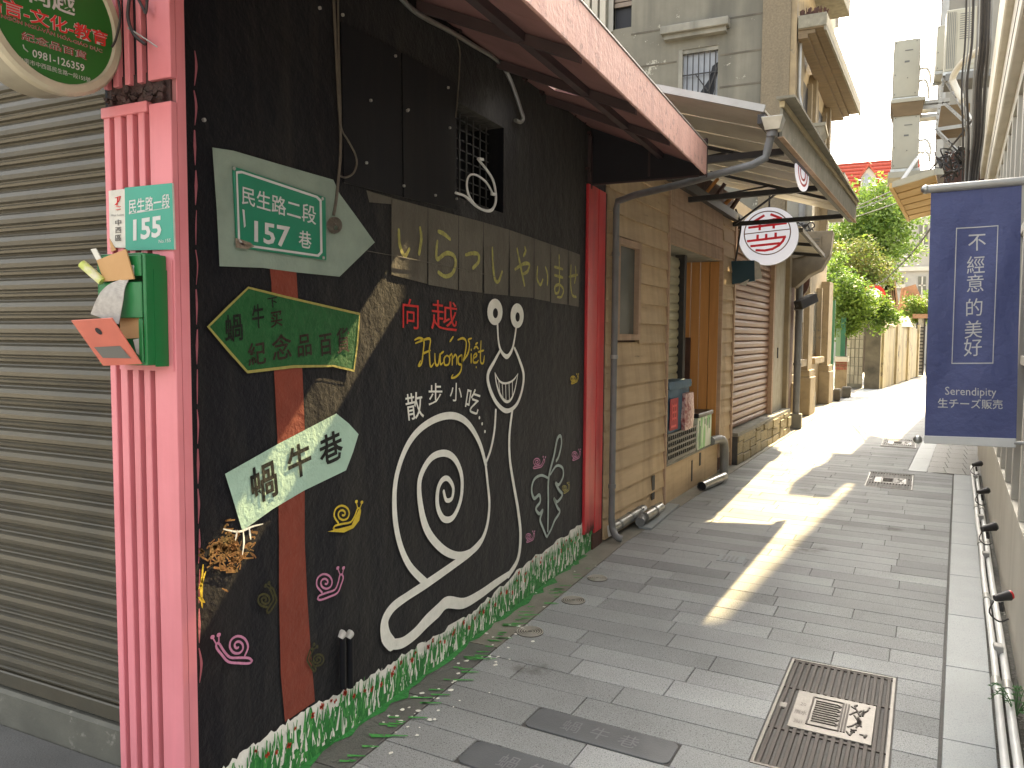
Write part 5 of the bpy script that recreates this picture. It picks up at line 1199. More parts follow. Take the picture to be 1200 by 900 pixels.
for i in range(10): MB().box((x0, FY+.05, z0+.42+i*.1), (x1, FY+.075, z0+.5+i*.1)).build('blind_slat', m_blind, bl)
MB().box((x0-.09, FY-.03, z0-.04), (x0, FY+.1, z1)).build('window_frame', m_r2, bl)
for i in range(9): x = x0-.2-i*.16; MB().box((x-.055, FY-.07, 4), (x+.055, FY-.005, ZT)).build('corrugated_rib', m_roofu, bl)
# side wall along the alley: pilasters, windows, ledges
def bx(y): return XR+K2*(y-FY)
def bw(y0, y1, o0, o1, z0, z1, m, nm, bevel=0): return MB().wbox(bx, y0, y1, o0, o1, z0, z1).build(nm, m, bl, bevel=bevel)
bw(14.8, 20.6, -.5, -.12, 0, 10.2, m_tanst, 'side_wall')
for a, b in ((14.46, 14.95), (16.6, 17.2), (19.7, 20.4)):
    bw(a, b, -.12, .06, .0, 2.9, m_tanst, 'pilaster'); bw(a-.06, b+.06, -.12, .13, 0, .78, m_tanst, 'pilaster_base', .015); bw(a-.03, b+.03, -.12, .1, .781, .92, m_tanst, 'base_moulding', .01)
for a, b in ((15.3, 16.2), (17.6, 18.9)):
    bw(a, b, -.13, -.10, 1.2, 2.6, m_glassd, 'window'); bw(a-.1, b+.1, -.12, .08, 1.02, 1.15, m_tanst, 'window_sill'); bw(a-.1, a, -.12, .0, 1.15, 2.7, m_tanst, 'window_jamb'); bw(b, b+.1, -.12, .0, 1.15, 2.7, m_tanst, 'window_jamb')
bw(17.25, 17.55, -.12, .1, 0, .42, m_conc, 'door_step')
# dark round niche lamp bracket
nb_ = MB(); nb_.extr(ring((bx(15.0)+.07, 15.0, 2.62), (1, 0, 0), (0, 0, 1), .2, 20, .3), (0, .12, 0)); nb_.build('bracket_scroll', m_rot, bl)
# console at first floor
cs = MB()
prof_ = [(0, 2.5), (.22, 2.42), (.42, 2.62), (.62, 2.72), (.74, 2.95), (.78, 3.34), (0, 3.34)]
cs.extr([(bx(13.75)+a, 13.75, z) for a, z in prof_], (0, .5, 0)); cs.build('stone_console', m_cons, bl, bevel=.01)
MB().extr([(bx(13.73)-.35, 13.70, 3.0), (bx(13.73)+.0, 13.70, 2.86), (bx(13.73)+.60, 13.70, 3.0), (bx(13.73)+.60, 13.70, 3.26), (bx(13.73)-.35, 13.70, 3.28)], (0, .04, 0)).build('console_face', m_cons, bl)
for i in range(4): MB().box((bx(13.7)-.3, 13.688, 3.06+i*.045), (bx(13.7)+.58, 13.699, 3.08+i*.045)).build('console_moulding', m_mould_shade, bl)
# capped pier above the canopy
z1_ = AY(973, 146, 14.3).z
MB().box((XR-.05, 14.25, 3.3), (XR+.36, 14.8, z1_-.28)).build('balcony_pier', m_conc, bl); MB().hexa([(XR-.05, 14.2, z1_-.27), (XR+.38, 14.2, z1_-.27), (XR+.38, 14.85, z1_-.27), (XR-.05, 14.85, z1_-.27)], [(XR-.05, 14.1, z1_-.06), (XR+.52, 14.1, z1_-.06), (XR+.52, 14.95, z1_-.06), (XR-.05, 14.95, z1_-.06)]).build('pier_cap', m_conc, bl); MB().box((XR-.05, 14.08, z1_-.058), (XR+.54, 14.97, z1_)).build('pier_cap', m_fasc, bl)
bw(19.2, 19.9, .0, .30, 4.3, 5.05, m_conc, 'balcony_pier'); bw(19.1, 20.0, -.02, .36, 5.05, 5.3, m_conc, 'pier_cap')
# upper ledge with rusty soffit
zl = 6.9
lo = [(XR+.02, FY, zl), (XR+.44, FY, zl), (bx(20.4)+.50, 20.4, zl), (bx(20.4)-.1, 20.4, zl)]
MB().hexa(lo, [(x, y, zl+.02) for x, y, z in lo]).build('ledge_soffit', m_soff, bl); lo = [(XR+.02, FY-.02, zl+.021), (XR+.48, FY-.02, zl+.021), (bx(20.4)+.54, 20.42, zl+.021), (bx(20.4)-.1, 20.42, zl+.021)]
MB().hexa(lo, [(x, y, zl+.24) for x, y, z in lo]).build('upper_ledge', m_fasc, bl, bevel=.01)
for q_, zz_ in ((.30, .07), (.18, .14)):
    lo = [(XR+.02, FY+.02, zl-zz_), (XR+q_, FY+.02, zl-zz_), (bx(20.3)+q_, 20.3, zl-zz_), (bx(20.3)-.1, 20.3, zl-zz_)]; MB().hexa(lo, [(x, y, zl-zz_+.068) for x, y, z in lo]).build('cornice_moulding', m_soff, bl)
MB().hexa([(XR+.44, FY-.0, zl-.05), (XR+.478, FY, zl-.05), (bx(20.4)+.538, 20.4, zl-.05), (bx(20.4)+.50, 20.4, zl-.05)], [(XR+.44, FY, zl+.02), (XR+.478, FY, zl+.02), (bx(20.4)+.538, 20.4, zl+.02), (bx(20.4)+.50, 20.4, zl+.02)]).build('drip_edge', m_fasc, bl)
lo = [(XR+.0, FY+.4, 8.3), (XR+.42, FY+.6, 8.3), (bx(18)+.48, 18, 8.3), (bx(18)-.1, 18, 8.3)]
MB().hexa(lo, [(x, y, 8.7) for x, y, z in lo]).build('top_ledge', m_fasc, bl, bevel=.01)
for y in (15.4, 17.6): bw(y, y+1.2, -.119, -.10, 4.6, 6.5, m_void, 'window'); bw(y-.12, y, -.119, -.02, 4.5, 6.6, m_tanst, 'window_jamb'); bw(y+1.2, y+1.32, -.119, -.02, 4.5, 6.6, m_tanst, 'window_jamb')
for y in (15.0, 16.9, 19.1): bw(y, y+.25, -.119, .02, 3.3, 6.86, m_tanst, 'pilaster')
mb = MB(); mb.tube([(bx(14.7)+.1, 14.75, 3.2), (bx(14.7)+.09, 14.75, 5.6), (bx(14.7)+.03, 14.75, 5.9), (bx(14.7)+.03, 14.75, 6.85)], .03, 8); tag(mb.build('conduit', m_lgrey, None, smooth=True), 'thin pale conduit climbing the corner of the old concrete building', 'conduit')
tag(MB().tube([AY(978, -30, 22), AY(980, 32, 22)], .07, 8).build('roof_mast', m_lgrey), 'grey metal mast on the roof behind the old building', 'mast')
rr = random.Random(17); mb = MB()
for i in range(90):
    x = XR+rr.uniform(.03, .46); y = FY-.02+rr.uniform(0, .5); z = zl+.24; l = rr.uniform(.04, .14); mb.quad((x, y, z), (x+.02, y, z), (x+.02+rr.uniform(-.04, .04), y-.02, z+l), (x+rr.uniform(-.04, .04), y-.02, z+l*.8))
tag(tag(mb.build('ledge_weeds', m_rot), 'withered weeds on the near end of the rusty ledge', 'weeds'), kind='stuff')
# ================================================================== RIGHT-HAND WALL WITH ITS THINGS
rwl = thing('cream_building', 'cream rendered building along the right with grey pebbledash panels', 'building', (1, 6, 0))
def rb(y0, y1, o0, o1, z0, z1, m, nm, bevel=0): return MB().wbox(rwx, y0, y1, o0, o1, z0, z1).build(nm, m, rwl, bevel=bevel)
rb(.6, 12.3, .04, .3, 0, 4.6, m_pebd, 'wall'); rb(.6, 12.3, 0, .039, 0, .66, m_cream, 'plinth')
yb_ = .9
while yb_ < 12.2:
    rb(yb_, yb_+.075, 0, .039, .661, 3.3, m_cream, 'render_bar', .003); yb_ += .62
rb(.6, 12.3, -.0, .039, 3.301, 3.42, m_cream, 'render_band'); rb(.6, 12.3, -.07, .039, 3.421, 3.75, m_cream, 'eaves_band', .01); rb(.6, 12.3, -.12, .039, 3.751, 3.95, m_cream, 'eaves_band', .01); rb(.6, 12.3, -.09, .039, 3.951, 4.6, m_cream, 'upper_band')
rb(.6, 12.3, -.073, -.07, 3.55, 3.56, m_joint, 'render_joint')
for z in (1.45, 2.25): rb(.6, 12.3, .012, .0385, z, z+.05, m_cream, 'render_rail')
# navy banner
by = 4.6; bo = Vector((rwx(by), by, 0)); bu = Vector((-.9965, .0835, 0)).normalized(); bn = Vector((-bu.y, bu.x, 0));
if bn.y > 0: bn = -bn
def bp(px, py, o=0): return PL(px, py, bo+bn*o, bn)
t = thing('banner', 'navy blue vertical cloth banner with white characters between two grey rods', 'banner', (bo.x-.25, by, 1.7))
tl, tr, br, blf = bp(1091, 226), bp(1197.5, 216), bp(1191, 514), bp(1083.5, 511)
def bq(u, v, o=0):
    p = (tl*(1-u)+tr*u)*(1-v)+(blf*(1-u)+br*u)*v
    return p+bn*(o+.010*math.sin(u*9+v*3)*math.sin(v*math.pi)+.007*math.sin(v*14+u*4)*math.sin(u*math.pi)*math.sin(v*math.pi))
mb = MB(); NU, NV = 24, 60
for o in (0, -.003):
    b0 = len(mb.v)
    for j in range(NV+1):
        for i in range(NU+1): mb.v.append(tuple(bq(i/NU, j/NV, o)))
    for j in range(NV):
        for i in range(NU): a = b0+j*(NU+1)+i; mb.f.append((a, a+1, a+NU+2, a+NU+1))
mb.build('cloth', m_navy, t, smooth=True)
def buv(px, py):                                     # photo point to banner coordinates
    p = bp(px, py); best = None
    v = 0.5; u = .5
    for _ in range(12):
        L = tl*(1-v)+blf*v; R = tr*(1-v)+br*v; d = R-L; u = (p-L).dot(d)/d.length_squared
        T_ = tl*(1-u)+tr*u; B_ = blf*(1-u)+br*u; d = B_-T_; v = (p-T_).dot(d)/d.length_squared
    return u, v
def on_b(px, py): u_, v_ = buv(px, py); return bq(u_, v_, .0022)
for ch, c in zip('不經意的美好', ((1145, 284), (1143.5, 310), (1142.7, 332), (1141.7, 360), (1140.7, 386), (1140, 407))):
    vv, ff, y0_, y1_ = glyphs(ch, .0); xm = (max(p.x for p in vv)+min(p.x for p in vv))/2; ym = (y0_+y1_)/2; q = MB()
    q.v = [tuple(on_b(c[0]+(p.x-xm)*22.5, c[1]-(p.y-ym)*22.5-(p.x-xm)*1.2)) for p in vv]; q.f = ff; q.build('printed_character', m_print, t)
for body, c, s_, w_, bold in (('Serendipity', (1137.5, 458.5), 13.5, 60, .0), ('生チーズ販売', (1137, 473.5), 12, 76, .008)):
    vv, ff, y0_, y1_ = glyphs(body, bold); xm = (max(p.x for p in vv)+min(p.x for p in vv))/2; sc_ = w_/(max(p.x for p in vv)-min(p.x for p in vv)); q = MB()
    q.v = [tuple(on_b(c[0]+(p.x-xm)*sc_, c[1]-(p.y-.35)*s_+(p.x-xm)*.3)) for p in vv]; q.f = ff; q.build('printed_line', m_print, t)
q = MB(); fr_ = [(1120.5, 267), (1170, 264), (1164, 426), (1115, 426.5)]
fi_ = [(1121.6, 268.2), (1168.9, 265.2), (1162.9, 424.8), (1116.1, 425.3)]
def sub(a, b, n=14): return [(a[0]+(b[0]-a[0])*i/n, a[1]+(b[1]-a[1])*i/n) for i in range(n+1)]
for i in range(4):
    A_ = sub(fr_[i], fr_[(i+1) % 4]); B_ = sub(fi_[i], fi_[(i+1) % 4])
    for k in range(14): q.quad(on_b(*A_[k]), on_b(*A_[k+1]), on_b(*B_[k+1]), on_b(*B_[k]))
q.build('printed_frame', m_print, t)
a = bp(1087, 222); b = bp(1210, 211); MB().tube([a, b], .0215, 14).build('top_rod', m_lgrey, t, smooth=True)
c = bp(1079, 517); d = bp(1193, 517); 
mb = MB(); mb.extr([bp(1083, 510.5, .008), bp(1191, 514, .008), bp(1190.5, 525, .008), bp(1082.5, 519.5, .008)], -bn*.016); mb.build('bottom_sleeve', m_white, t, bevel=.003)
MB().tube([bp(1188, 519), bp(1215, 520)], .010, 10).build('bottom_rod', m_lgrey, t, smooth=True)
def ball(c, r):
    mb = MB(); mb.tube([Vector(c)+bu*r*math.cos(math.pi*k/8) for k in range(9)], [max(.0008, r*math.sin(math.pi*k/8)) for k in range(9)], 14); return mb
ball(bp(1085, 222, .0), .024).build('end_ball', m_galv, t, smooth=True); ball(bp(1075.5, 515, .0), .022).build('end_ball', m_galv, t, smooth=True)
# conduits and ground lights at the wall foot
for k, (o, r) in enumerate(((-.055, .017), (-.098, .015))):
    P_ = [(rwx(y)+o+random.uniform(-.003, .003), y, .05+.012*k) for y in [1.0+i*.8 for i in range(13)]]
    t = thing('conduit', ('white conduit lying against the foot of the cream wall, the one next to the wall' if k == 0 else 'white conduit along the foot of the cream wall, the outer one of two'), 'conduit', P_[3])
    MB().tube(spline(P_, 3), r, 10).build('tube', m_white, t, smooth=True)
    for y in (2.6, 3.9, 5.2, 6.6, 8.0): MB().tube([(rwx(y)+o, y, .05+.012*k), (rwx(y+.09)+o, y+.09, .05+.012*k)], r+.006, 10).build('coupler', m_lgrey, t, smooth=True)
for i, (px, py, z, s_) in enumerate(((1173, 701, .26, 1.0), (1157, 620, .17, 1.25), (1151, 577, .16, 1.1), (1144, 545, .12, 1.2))):
    p = rw(px, py, -.07); lb = ['nearest small black floodlight on the conduit, with a red tipped lens', 'larger dark floodlight second from the camera, lying on the conduit', 'third black floodlight along the conduit, below the banner', 'farthest black floodlight along the conduit, at the end of the kerb'][i]
    t = thing('ground_light', lb, 'floodlight', p, 'floodlights on the wall conduit'); s_ *= .8
    a = p+Vector((-.035, -.02, 0))*s_; b = p+Vector((.045, .02, .02))*s_
    MB().tube([a, a.lerp(b, .5), b], [.020*s_, .026*s_, .034*s_], 12).build('head', m_dark, t, smooth=True)
    MB().tube([b, b+(b-a).normalized()*.012], .028*s_, 12).build('lens', m_sred if i == 0 else m_glassd, t, smooth=True)
    MB().bar(p+Vector((0, 0, -.02)), Vector((p.x+.01, p.y+.02, max(.06, p.z-.07))), .018, .012).build('bracket', m_dark, t)
    MB().tube(spline([p+Vector((-.03, 0, -.02)), p+Vector((-.05, -.03, -.07)), p+Vector((-.01, -.06, -.10)), p+Vector((.03, -.03, -.09))], 4), .004, 6).build('lead', m_dark, t)
    MB().box((p.x-.03, p.y-.09, .04), (p.x+.01, p.y-.03, .095)).build('junction_box', m_lgrey, t, bevel=.004)
# fern at the wall foot
t = thing('fern', 'small green fern growing at the foot of the cream wall by the conduits', 'fern', (.60, 3.75, 0))
rr = random.Random(30)
for i in range(9):
    a0 = rr.uniform(0, 6.28); L = rr.uniform(.06, .13); base = Vector((.585, 3.72, .02)); d = Vector((math.cos(a0), math.sin(a0), 0)); mb = MB()
    pts = [base+d*L*s_+Vector((0, 0, .11*math.sin(s_*2.2))) for s_ in [k/8 for k in range(9)]]; sd = Vector((-d.y, d.x, 0))
    for k in range(1, 9):
        w_ = .028*(1-k/9.5)
        for sg_ in (-1, 1): mb.quad(pts[k], pts[k]+sd*sg_*w_*.6+d*.008+Vector((0, 0, .004)), pts[k]+sd*sg_*w_+d*.014, pts[k]+sd*sg_*w_*.6+d*.0)
    mb.tube(pts, .0016, 4); mb.build('frond', m_plantg, t)
# ================================================================== GREY BUILDING BEYOND, WITH AIR CONDITIONERS
r2 = thing('grey_building', 'pale grey building over the right side of the alley, hung with air conditioners', 'building', (1.5, 18, 0))
YR = 18.0; X2 = AY(1099, 100, YR).x
def r2x(y): return X2+.13*(y-YR)
def rr2(y0, y1, o0, o1, z0, z1, m, nm): return MB().wbox(r2x, y0, y1, o0, o1, z0, z1).build(nm, m, r2)
rr2(YR, 25, 0, 4, 2.95, 19, m_r2, 'wall'); rr2(YR-.3, YR+.2, -.7, -.001, 13.25, 17.5, m_r2, 'unseen_shade_box'); rr2(17.2, 17.6, .35, .8, 0, 2.95, m_r2, 'pillar'); rr2(23.5, 23.9, .35, .8, 0, 2.95, m_r2, 'pillar'); rr2(17.2, 24, 2.5, 4, 0, 2.95, m_r2, 'arcade_wall')  # unseen box added high on the corner to cut short the sunlit wedge
rr2(12.35, 17.1, 1.6, 4, 0, 3.4, m_r2, 'low_wing')
MB().box((X2+.02, YR-.07, 2.95), (X2+.14, YR-.001, 18)).build('corner_pipe', m_lgrey, r2)
MB().box((X2+.45, YR-.06, 2.95), (X2+.53, YR-.001, 18)).build('wall_rib', m_r2, r2)
def ac(loc, w_, d_, h_, label, face='x', grp='air conditioner units on the grey building'):
    """outdoor unit: w_ along x, d_ along y"""
    x, y, z = loc; t = thing('air_conditioner', label, 'air conditioner', loc, grp)
    MB().box((x, y, z), (x+w_, y+d_, z+h_)).build('casing', m_ac, t, bevel=.012)
    if face == 'front':                              # grille towards the camera
        g0 = MB().box((x+w_*.36, y-.012, z+.08*h_), (x+w_*.94, y-.001, z+.93*h_)).build('front_grille', m_ac, t, bevel=.004)
        mb = MB()
        for k in range(12): zz = z+h_*(.50+.036*k); mb.box((x+w_*.44, y-.016, zz), (x+w_*.86, y-.0125, zz+h_*.012))
        mb.build('louvre', m_acg, g0)
        mb = MB()
        for k in range(5): xx = x+w_*(.04+.06*k); mb.box((xx, y-.006, z+.04), (xx+.008, y-.001, z+h_-.04))
        mb.build('casing_rib', m_acg, t)
    else:
        MB().box((x+w_*.42, y-.006, z+h_*.80), (x+w_*.72, y-.001, z+h_*.815)).build('handle_slot', m_acg, t); MB().box((x+w_*.42, y-.006, z+h_*.60), (x+w_*.60, y-.001, z+h_*.63)).build('maker_label', m_acg, t)
        mb = MB()
        for u_, v_ in ((.08, .95), (.08, .4), (.08, .06), (.55, .33), (.85, .06), (.85, .95)): mb.extr(ring((x+w_*u_, y-.001, z+h_*v_), (1, 0, 0), (0, 0, 1), .010, 6), (0, -.006, 0))
        mb.build('screw', m_acg, t)
        mb = MB()
        for k in range(10): zz = z+h_*(.15+.04*k); mb.box((x+w_+.001, y+.03, zz), (x+w_+.008, y+d_-.05, zz+.014))
        mb.build('side_louvre', m_acg, t)
    [MB().box((x-.02, y+q, z-.05), (x+w_+.03, y+q+.06, z-.002)).build('foot_rail', m_galv, t) for q in (0, d_-.08)]
    return t
YA = 15.2
def A_(px, py): return AY(px, py, YA)
a, b = A_(1048, 48), A_(1077, 112)
ac((a.x, YA, b.z), b.x-a.x, .75, a.z-b.z, 'upper tall air conditioner unit seen against the sky')
a2, b2 = A_(1047, 136), A_(1076, 196)
ac((a2.x, YA, b2.z), b2.x-a2.x, .75, a2.z-b2.z, 'lower tall air conditioner unit seen against the sky')
# brackets and ledge between the two
mb = MB(); L1 = A_(1046, 118); L2 = A_(1080, 134)
MB().hexa([(L1.x+.03, YA-.02, L2.z), (L2.x, YA-.02, L2.z), (L2.x, YA+.7, L2.z), (L1.x+.03, YA+.7, L2.z)], [(L1.x-.03, YA-.05, L1.z-.06), (L2.x+.03, YA-.05, L1.z-.06), (L2.x+.03, YA+.75, L1.z-.06), (L1.x-.03, YA+.75, L1.z-.06)]).build('bracket_ledge', m_soff, r2)
MB().box((L1.x-.03, YA-.06, L1.z-.058), (L2.x+.05, YA+.76, L1.z)).build('bracket_ledge', m_ac, r2)
for z_ in (L1.z-.12, L2.z+.02, a2.z-.05 if 0 else L1.z-.03):
    MB().box((L2.x-.02, YA+.2, z_-.03), (X2+.05, YA+.5, z_+.03)).build('bracket_arm', m_lgrey, r2)
MB().box((a2.x-.05, YA-.05, b2.z-.16), (X2+.05, YA+.8, b2.z-.06)).build('bracket_ledge', m_ac, r2)
for k, (q0_, q1_) in enumerate((((1078, 81), (1090, 94)), ((1077, 95), (1088, 112)), ((1077, 165), (1090, 178)), ((1077, 179), (1089, 186)))):
    tag(MB().tube(spline([AY(q0_[0], q0_[1], YA+.3), AY((q0_[0]+q1_[0])/2+2, q0_[1]-1, YA+.3), AY(q1_[0], (q0_[1]+q1_[1])/2, YA+.35), AY(q1_[0]+.5, q1_[1]+3, YA+.45)], 4), .022, 8).build('refrigerant_pipe', m_white, None, smooth=True),
        ['top pale hose leaving the upper sky-lit unit', 'second pale hose under the first on the upper unit', 'upper pale hose of the lower sky-lit unit', 'lower pale hose of the lower sky-lit unit'][k], 'hose')
tag(MB().tube([AY(1054, 216, 14.6), AY(1073, 188, 14.9), AY(1090, 168, 16.8)], .032, 8).build('stay_tube', m_white), 'pale diagonal stay tube rising from the slatted canopy', 'tube')
# front-facing unit higher up on the right
YB = 13.4
a, b = AY(1110, 12, YB), AY(1143, 80, YB)
ac((a.x, YB, b.z), b.x-a.x, .36, a.z-b.z, 'big air conditioner facing the camera, right of the sky-lit pair', 'front')
tag(MB().box((AY(1108, 80, YB).x, YB-.1, b.z-.16), (AY(1146, 80, YB).x+.3, YB+.5, b.z-.06)).build('support_shelf', m_acg), 'dark shelf under the big front facing air conditioner', 'shelf')
a, b = AY(1099, 30, 14.6), AY(1108, 82, 14.6); ac((a.x, 14.6, b.z), b.x-a.x+.12, .7, a.z-b.z, 'narrow air conditioner half hidden left of the big front facing one')
a, b = AY(1101, 124, 13.8), AY(1136, 148, 13.8)
mb = MB().box((a.x, 13.8, b.z), (b.x, 14.5, a.z)); tag(mb.build('cable_box', m_soff, None, bevel=.01), 'tan box on the steel bracket under the big air conditioner', 'box')
# perforated steel brackets
def perf(name, pa, pb, ya, yb_, label, wd=.06):
    A = AY(*pa, ya); B = AY(*pb, yb_); t = thing(name, label, 'bracket', A, 'perforated steel brackets on the grey building'); n = 9; d = (B-A)
    s_ = Vector((0, 0, 1)).cross(d).normalized(); up_ = d.cross(s_).normalized()
    mb = MB(); mb.bar(A+up_*wd*.36, B+up_*wd*.36, .03, wd*.28); mb.bar(A-up_*wd*.36, B-up_*wd*.36, .03, wd*.28)
    for k in range(n+1): c = A+d*(k/n); mb.bar(c-d.normalized()*.03, c+d.normalized()*.03, .028, wd*.42)
    mb.build('perforated_bar', m_lgrey, t); return t
perf('steel_bracket', (1106, 88), (1152, 166), 13.5, 12.2, 'long perforated steel brace running down right from the big air conditioner', .075)
perf('steel_bracket', (1096, 152), (1137, 146), 13.7, 13.7, 'horizontal perforated steel rail under the tan box', .05)
perf('steel_bracket', (1098, 153), (1124, 180), 13.7, 13.0, 'short perforated brace below the horizontal rail', .05)
perf('steel_bracket', (1097, 150), (1106, 92), 13.7, 13.7, 'upright perforated bar left of the tan box', .04)
perf('steel_bracket', (1108, 122), (1136, 148), 13.6, 13.2, 'thin crossing brace in front of the tan box', .035)
tag(MB().tube(spline([AY(1152, 56, 12.2), AY(1140, 64, 12.5), AY(1126, 75, 12.8), AY(1117, 90, 13), AY(1119, 100, 13), AY(1128, 118, 12.8)], 5), .045, 9).build('insulated_hose', m_cream, None, smooth=True), 'thick cream insulated hose curving below the big air conditioner', 'hose')
# cable bundles rising on the right
cabs = [(1133, 1128, 1.2, .011), (1137, 1131, 1.0, .009), (1141, 1133, .6, .014), (1147, 1136, .3, .012), (1152, 1138, 0, .022), (1156, 1141, 0, .026), (1160, 1144, -.2, .014), (1163, 1146, -.1, .009)]
for k, (xt, xb, o, r) in enumerate(cabs):
    P_ = [AY(xt, -12, 9.2+o), AY(xt-2, 50, 9.4+o), AY(xt-6-(k % 3), 100, 9.6+o), AY((xt+xb)/2-2, 160, 9.8+o), AY(xb, 205, 10+o), AY(xb-2, 240, 10+o)]
    m_ = m_cable if k in (1, 3) else m_dark
    tag(MB().tube(spline(P_, 5), r, 7).build('cable', m_dark if k in (4, 5, 6) else (m_grey if k % 2 else m_dark), None, smooth=True), ['leftmost thin cable', 'second thin cable from the left', 'third cable from the left', 'fourth cable, paler grey,', 'thick black cable', 'thickest black cable', 'black cable hugging the cream eaves', 'rightmost thin grey cable'][k]+' of the bundle beside the cream building', 'cable', 'cables of the bundle on the right')
mb = MB(); rr = random.Random(44)
for i in range(28):
    c = (1118+rr.gauss(0, 8), 192+rr.gauss(0, 11)); yy = 11.6+rr.uniform(-.3, .3)
    mb.tube(spline([AY(c[0]+rr.uniform(-9, 9), c[1]+rr.uniform(-10, 10), yy+rr.uniform(-.1, .1)) for _ in range(4)], 4), rr.uniform(.006, .016), 5)
tag(mb.build('cable_tangle', m_dark), 'messy tangle of dark cables above the banner rod', 'cables')
tag(MB().tube([AY(1104, 210, 11.5), AY(1106, 208, 11.6)], .05, 12).build('flood_lamp', m_galv), 'round metal lamp at the corner of the slatted canopy', 'lamp') if 0 else None
# dark wall between cream building and the grey one, behind the tangle
tag(MB().box((AY(1105, 240, 12.5).x, 12.4, 2.2), (AY(1160, 100, 12.5).x+.4, 12.5, AY(1120, 178, 12.45).z)).build('meter_board', m_rot), 'dark board of meters behind the cable tangle', 'board')
# slatted canopy
SZ = 4.0
t = thing('slatted_canopy', 'small canopy with yellow timber slats underneath, above the banner end', 'canopy', G(1070, 230, SZ))
A1, B1, D1 = G(1047, 219, SZ), G(1096, 204, SZ), G(1067, 258, SZ); C1 = B1+(D1-A1)
for i in range(6):
    u0, u1 = i/6+.012, (i+1)/6-.012
    p = [A1.lerp(D1, u0), B1.lerp(C1, u0), B1.lerp(C1, u1), A1.lerp(D1, u1)]; MB().hexa(p, [q+Vector((0, 0, .03)) for q in p]).build('timber_slat', m_slat, t)
p = [A1, B1, C1, D1]; MB().hexa([q+Vector((0, 0, .035)) for q in p], [q+Vector((0, 0, .07)) for q in p]).build('top_sheet', m_rot, t)
MB().bar(A1+Vector((-.03, 0, .02)), D1+Vector((-.03, 0, .02)), .06, .09).build('edge_board', m_slat, t); MB().bar(A1+Vector((0, -.03, .03)), B1+Vector((0, -.03, .03)), .05, .09).build('edge_board', m_ac, t)
# overhead wires across the alley
for k, (P_, lb) in enumerate((([(1140, 140, 11), (1100, 188, 14), (1060, 222, 20), (1000, 246, 28), (960, 252, 30)], 'long sagging wire from the cables across in front of the tree'),
            ([(1096, 260, 10), (1070, 295, 14), (1040, 325, 18), (1020, 338, 22)], 'black wire dropping left of the banner towards the tree'),
            ([(1110, 178, 12), (1080, 206, 16), (1040, 226, 22), (985, 250, 30)], 'thin wire just below the long sagging one'),
            ([(1100, 215, 12), (1050, 238, 20), (1000, 255, 30)], 'pale wire crossing in front of the tree top'))):
    tag(MB().tube(spline([AY(*q) for q in P_], 6), .014 if k != 1 else .012, 5).build('overhead_wire', m_dark if k < 2 else m_cable), lb, 'wire', 'wires strung over the alley')
# ================================================================== FARTHER ALLEY, LEFT SIDE
t = thing('green_gate', 'green painted gate leaf and post after the old building', 'gate', AY(980, 440, 21.2))
def fbox(px0, px1, pyt, y0, y1, m, nm, par, z0=0, pyb=None):
    a = AY(px0, pyt, y0); b = AY(px1, pyt, y0); zb = z0 if pyb is None else AY(px0, pyb, y0).z
    return MB().box((a.x, y0, zb), (b.x, y1, a.z)).build(nm, m, par)
fbox(974, 979, 352, 21.2, 21.4, m_gpaint, 'post', t); fbox(986, 991.5, 372, 23.2, 23.3, m_gpaint, 'far_post', t); fbox(980, 986, 385, 23.4, 23.5, m_gpale, 'leaf', t)
t = thing('brick_pillar', 'crumbling brick gate pillar with whitewash on top', 'pillar', AY(985, 455, 22.5))
a = AY(979.5, 418, 22.4); b = AY(993, 418, 22.4)
MB().box((a.x, 22.42, 0), (b.x, 22.9, a.z)).build('core', m_tanst, t)
zz = .72; row = 0
while zz < a.z-.15:
    x = a.x-(.1 if row % 2 else 0)
    while x < b.x-.03:
        MB().box((max(x, a.x), 22.395, zz), (min(x+.2, b.x), 22.419, zz+.065)).build('brick', m_brick, t); x += .215
    zz += .085; row += 1
MB().box((a.x-.03, 22.36, a.z-.13), (b.x+.03, 22.95, a.z)).build('cap', m_cream, t)
tag(MB().box((AY(976, 466, 20.9).x, 20.8, 0), (AY(985, 466, 20.9).x, 21.1, .3)).build('flower_pot', m_mould_shade, None, bevel=.03), 'dark square planter at the foot of the green gate', 'planter')
tag(MB().box((AY(986, 458, 22).x, 22.0, 0), (AY(997, 458, 22).x, 22.35, .28)).build('stone_block', m_mould_shade, None, bevel=.03), 'grey block on the ground by the brick pillar', 'block')
t = thing('tiled_wall', 'pale tiled wall end beyond the brick pillar', 'wall', AY(1003, 452, 26))
a = AY(993.5, 372, 26.5); b = AY(1013, 372, 26.5); MB().box((a.x, 26.5, 0), (b.x, 26.8, a.z)).build('core', m_conc, t)
nx = 4; W_2 = (b.x-a.x)/nx; zz = .12
while zz < a.z-.25:
    for i in range(nx): MB().box((a.x+i*W_2+.012, 26.47, zz+.012), (a.x+(i+1)*W_2-.012, 26.499, zz+.27)).build('wall_tile', m_tile, t)
    zz += .28
t = thing('garden_wall', 'long yellow stained garden wall with a mouldy end face, its shade put into the colour', 'wall', (.2, 26.2, 0))
E0 = Vector((G(1013, 452).x, 27.3, 0)); E1 = Vector((.164, 26.19, 0)); E2 = Vector((1.66, 35.9, 0)); ht = AY(1032, 372, 26.2).z
MB().box((E0.x, 26.12, 0), (E1.x, 26.188, ht)).build('end_face', m_mould_shade, t)
d = (E2-E1); dn = Vector((-d.y, d.x, 0)).normalized()*.3
MB().extr([E1+Vector((.002, .01, 0)), E2, E2+dn, E1+dn+Vector((.002, .01, 0))], (0, 0, ht-.25)).build('long_face', m_ywall, t)
